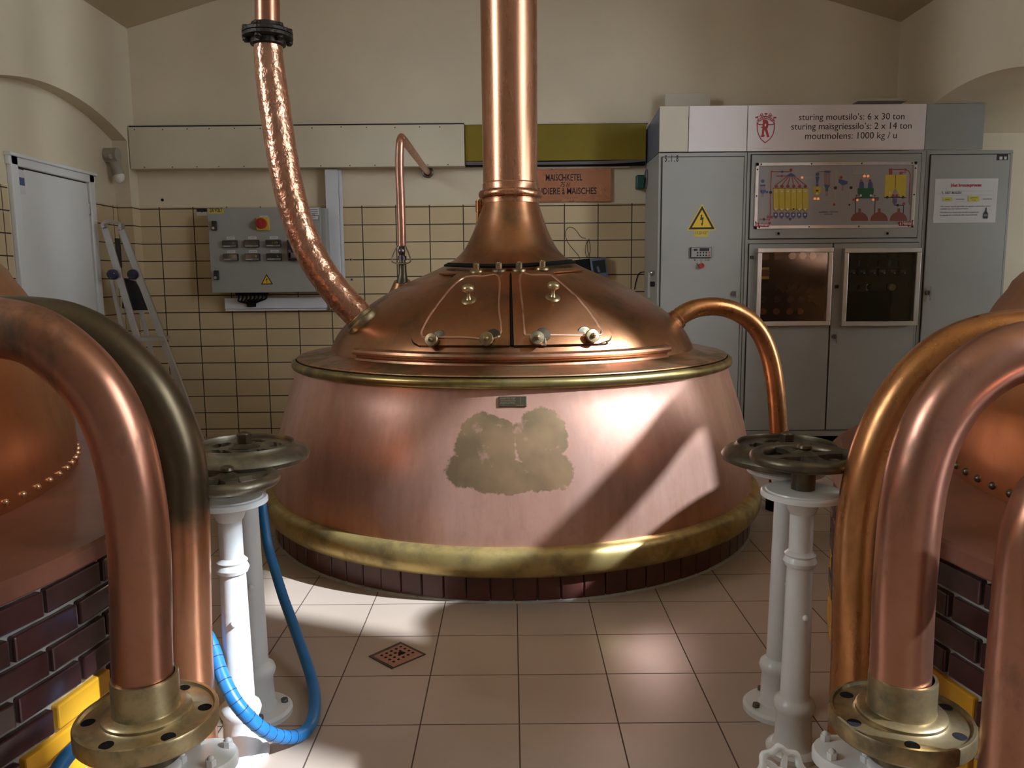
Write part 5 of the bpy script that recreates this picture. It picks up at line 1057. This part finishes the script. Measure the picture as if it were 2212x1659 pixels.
zw = aty(522, 968, yR).z; wheel_solid('big grey bronze handwheel with oval holes at the left, behind the small one', cLB.x, yR, zw, .184, M_PEWTER, zLBd)
zw = aty(488, 1032, yF).z; wheel_spoked('small grey bronze spoked handwheel at the left with domed nut', cLF.x, yF, zw, .137, M_PEWTER, zLFd, .022, .5)
zw = aty(1700, 968, yR).z; wheel_solid('big dark bronze handwheel with hexagonal nut at the right', cRB.x, yR, zw, .184, M_BRONZE, zRBd)
zw = aty(1736, 984, yF).z; wheel_spoked('small dark bronze spoked handwheel at the right above a black stem', cRF.x, yF, zw, .140, M_BRONZE, zRFd, .031, .25)
# raised casting letters on the front right pedestal are left to its paint

# ------------------------------------------------------------------ hose, drain, low wheel
hs = [(566, 1090, 3.02), (577, 1170, 2.97), (592, 1225, 2.90), (612, 1290, 2.78), (632, 1345, 2.66), (655, 1410, 2.52), (674, 1470, 2.40), (680, 1520, 2.31), (672, 1562, 2.22), (648, 1588, 2.13), (612, 1592, 2.04), (575, 1580, 1.97), (538, 1550, 1.93), (505, 1510, 1.93), (478, 1455, 1.96), (460, 1400, 2.0), (440, 1365, 2.02), (405, 1350, 2.02), (360, 1380, 2.0), (310, 1450, 1.95), (250, 1530, 1.88), (190, 1590, 1.80), (140, 1640, 1.72), (105, 1700, 1.66)]
pts = []
for (a, b, d) in hs:
    p = aty(a, b, d)
    if p.z < .021: p = atz(a, b, .021)
    pts.append(p)
ho = tag(MB().tube(spline(pts, 7), .0185, 16).build('water_hose', M_HOSE, None, (pts[9].x, pts[9].y, 0)), 'blue water hose looping across the tiles beside the left white pedestals', 'hose')
rg = MB()
sp = spline(pts, 7)
for i in range(66, 108, 3):
    d_ = (sp[i+1]-sp[i-1]).normalized(); rg.torus((0, 0, 0), .0186, .0011, 16, 0, orient(sp[i], d_))
rg.build('band_marks', M_NAVY, ho)
# drain: a square tray set cornerwise in the tiles
def zdr(a, b): return (750+a/10.055, 1360+b/10.055)
cor = [atz(*zdr(a, b), 0) for a, b in ((465, 590), (1160, 280), (1710, 545), (970, 860))]
dc = (cor[0]+cor[1]+cor[2]+cor[3])/4
dt_ = thing('floor_drain', 'square pierced floor drain set cornerwise in the tiled floor', 'drain', (dc.x, dc.y, 0))
def sc_(k, z): return [(dc.x+(c.x-dc.x)*k, dc.y+(c.y-dc.y)*k) for c in cor]
q = MB(); q.prism(sc_(1.0, 0), .0006, .003, 'z'); q.build('tray_edge', M_DIRT, dt_)
q = MB(); q.prism([(x+.004, y-.006) for x, y in sc_(.86, 0)], .003, .0045, 'z'); gr = q.build('grate', M_TERRA, dt_)
u = (cor[1]-cor[0]); v = (cor[3]-cor[0]); q = MB()
for i in range(5):
    for j in range(4):
        p = cor[0]+u*(.22+.15*i)+v*(.26+.17*j); q.lathe([(.0055, 0), (.005, .0006), (.0003, .0006)], 10, M=Matrix.Translation((p.x, p.y, .0046)))
p = cor[0]+u*.62+v*.55; q.lathe([(.012, 0), (.0003, .0008)], 14, M=Matrix.Translation((p.x, p.y, .0048))); q.build('grate_holes', M_BLACK, gr)
# the white scalloped wheel at the bottom edge
c = aty(1690, 1672, 1.42); M = Matrix.Translation(c) @ Matrix.Rotation(math.radians(58), 4, 'X') @ Matrix.Rotation(math.radians(8), 4, 'Y')
hw = thing('valve_handwheel', 'small white scalloped valve wheel at the bottom picture edge', 'handwheel', (c.x, c.y, 0))
q = MB(); n = 60; prf = []
rim = []
for i in range(n):
    a = 2*math.pi*i/n; rim.append((.044+.0035*math.cos(8*a))*1.0)
vs = []; fs = []
for i in range(n):
    a = 2*math.pi*i/n
    for k in range(10): b_ = 2*math.pi*k/10; r_ = rim[i]+.008*math.cos(b_); vs.append((r_*math.cos(a), r_*math.sin(a), .008*math.sin(b_)))
for i in range(n):
    for k in range(10): fs.append((i*10+k, ((i+1) % n)*10+k, ((i+1) % n)*10+(k+1) % 10, i*10+(k+1) % 10))
q.add(vs, fs, 0, True, M); q.build('rim', M_WHITE_G, hw)
q = MB(); q.lathe([(.001, .012), (.012, .012), (.014, .0), (.014, -.03), (.001, -.03)], 20, M=M); q.build('hub', M_WHITE_G, hw)
for k in range(5):
    Mk = M @ Matrix.Rotation(k*2*math.pi/5, 4, 'Z'); q = MB(); q.prism([(.008, -.006), (.04, -.004), (.04, .004), (.008, .006)], -.004, .004, 'z', 0, Mk); q.build('spoke', M_WHITE_G, hw)
q = MB(); bck = M @ Vector((0, 0, -.03)); q.tube(spline([bck, M @ Vector((0, 0, -.08)), Vector((c.x+.01, c.y+.12, .10)), Vector((c.x+.01, c.y+.12, 0))], 6), .014, 14); q.build('valve_stem', M_WHITE_G, hw)
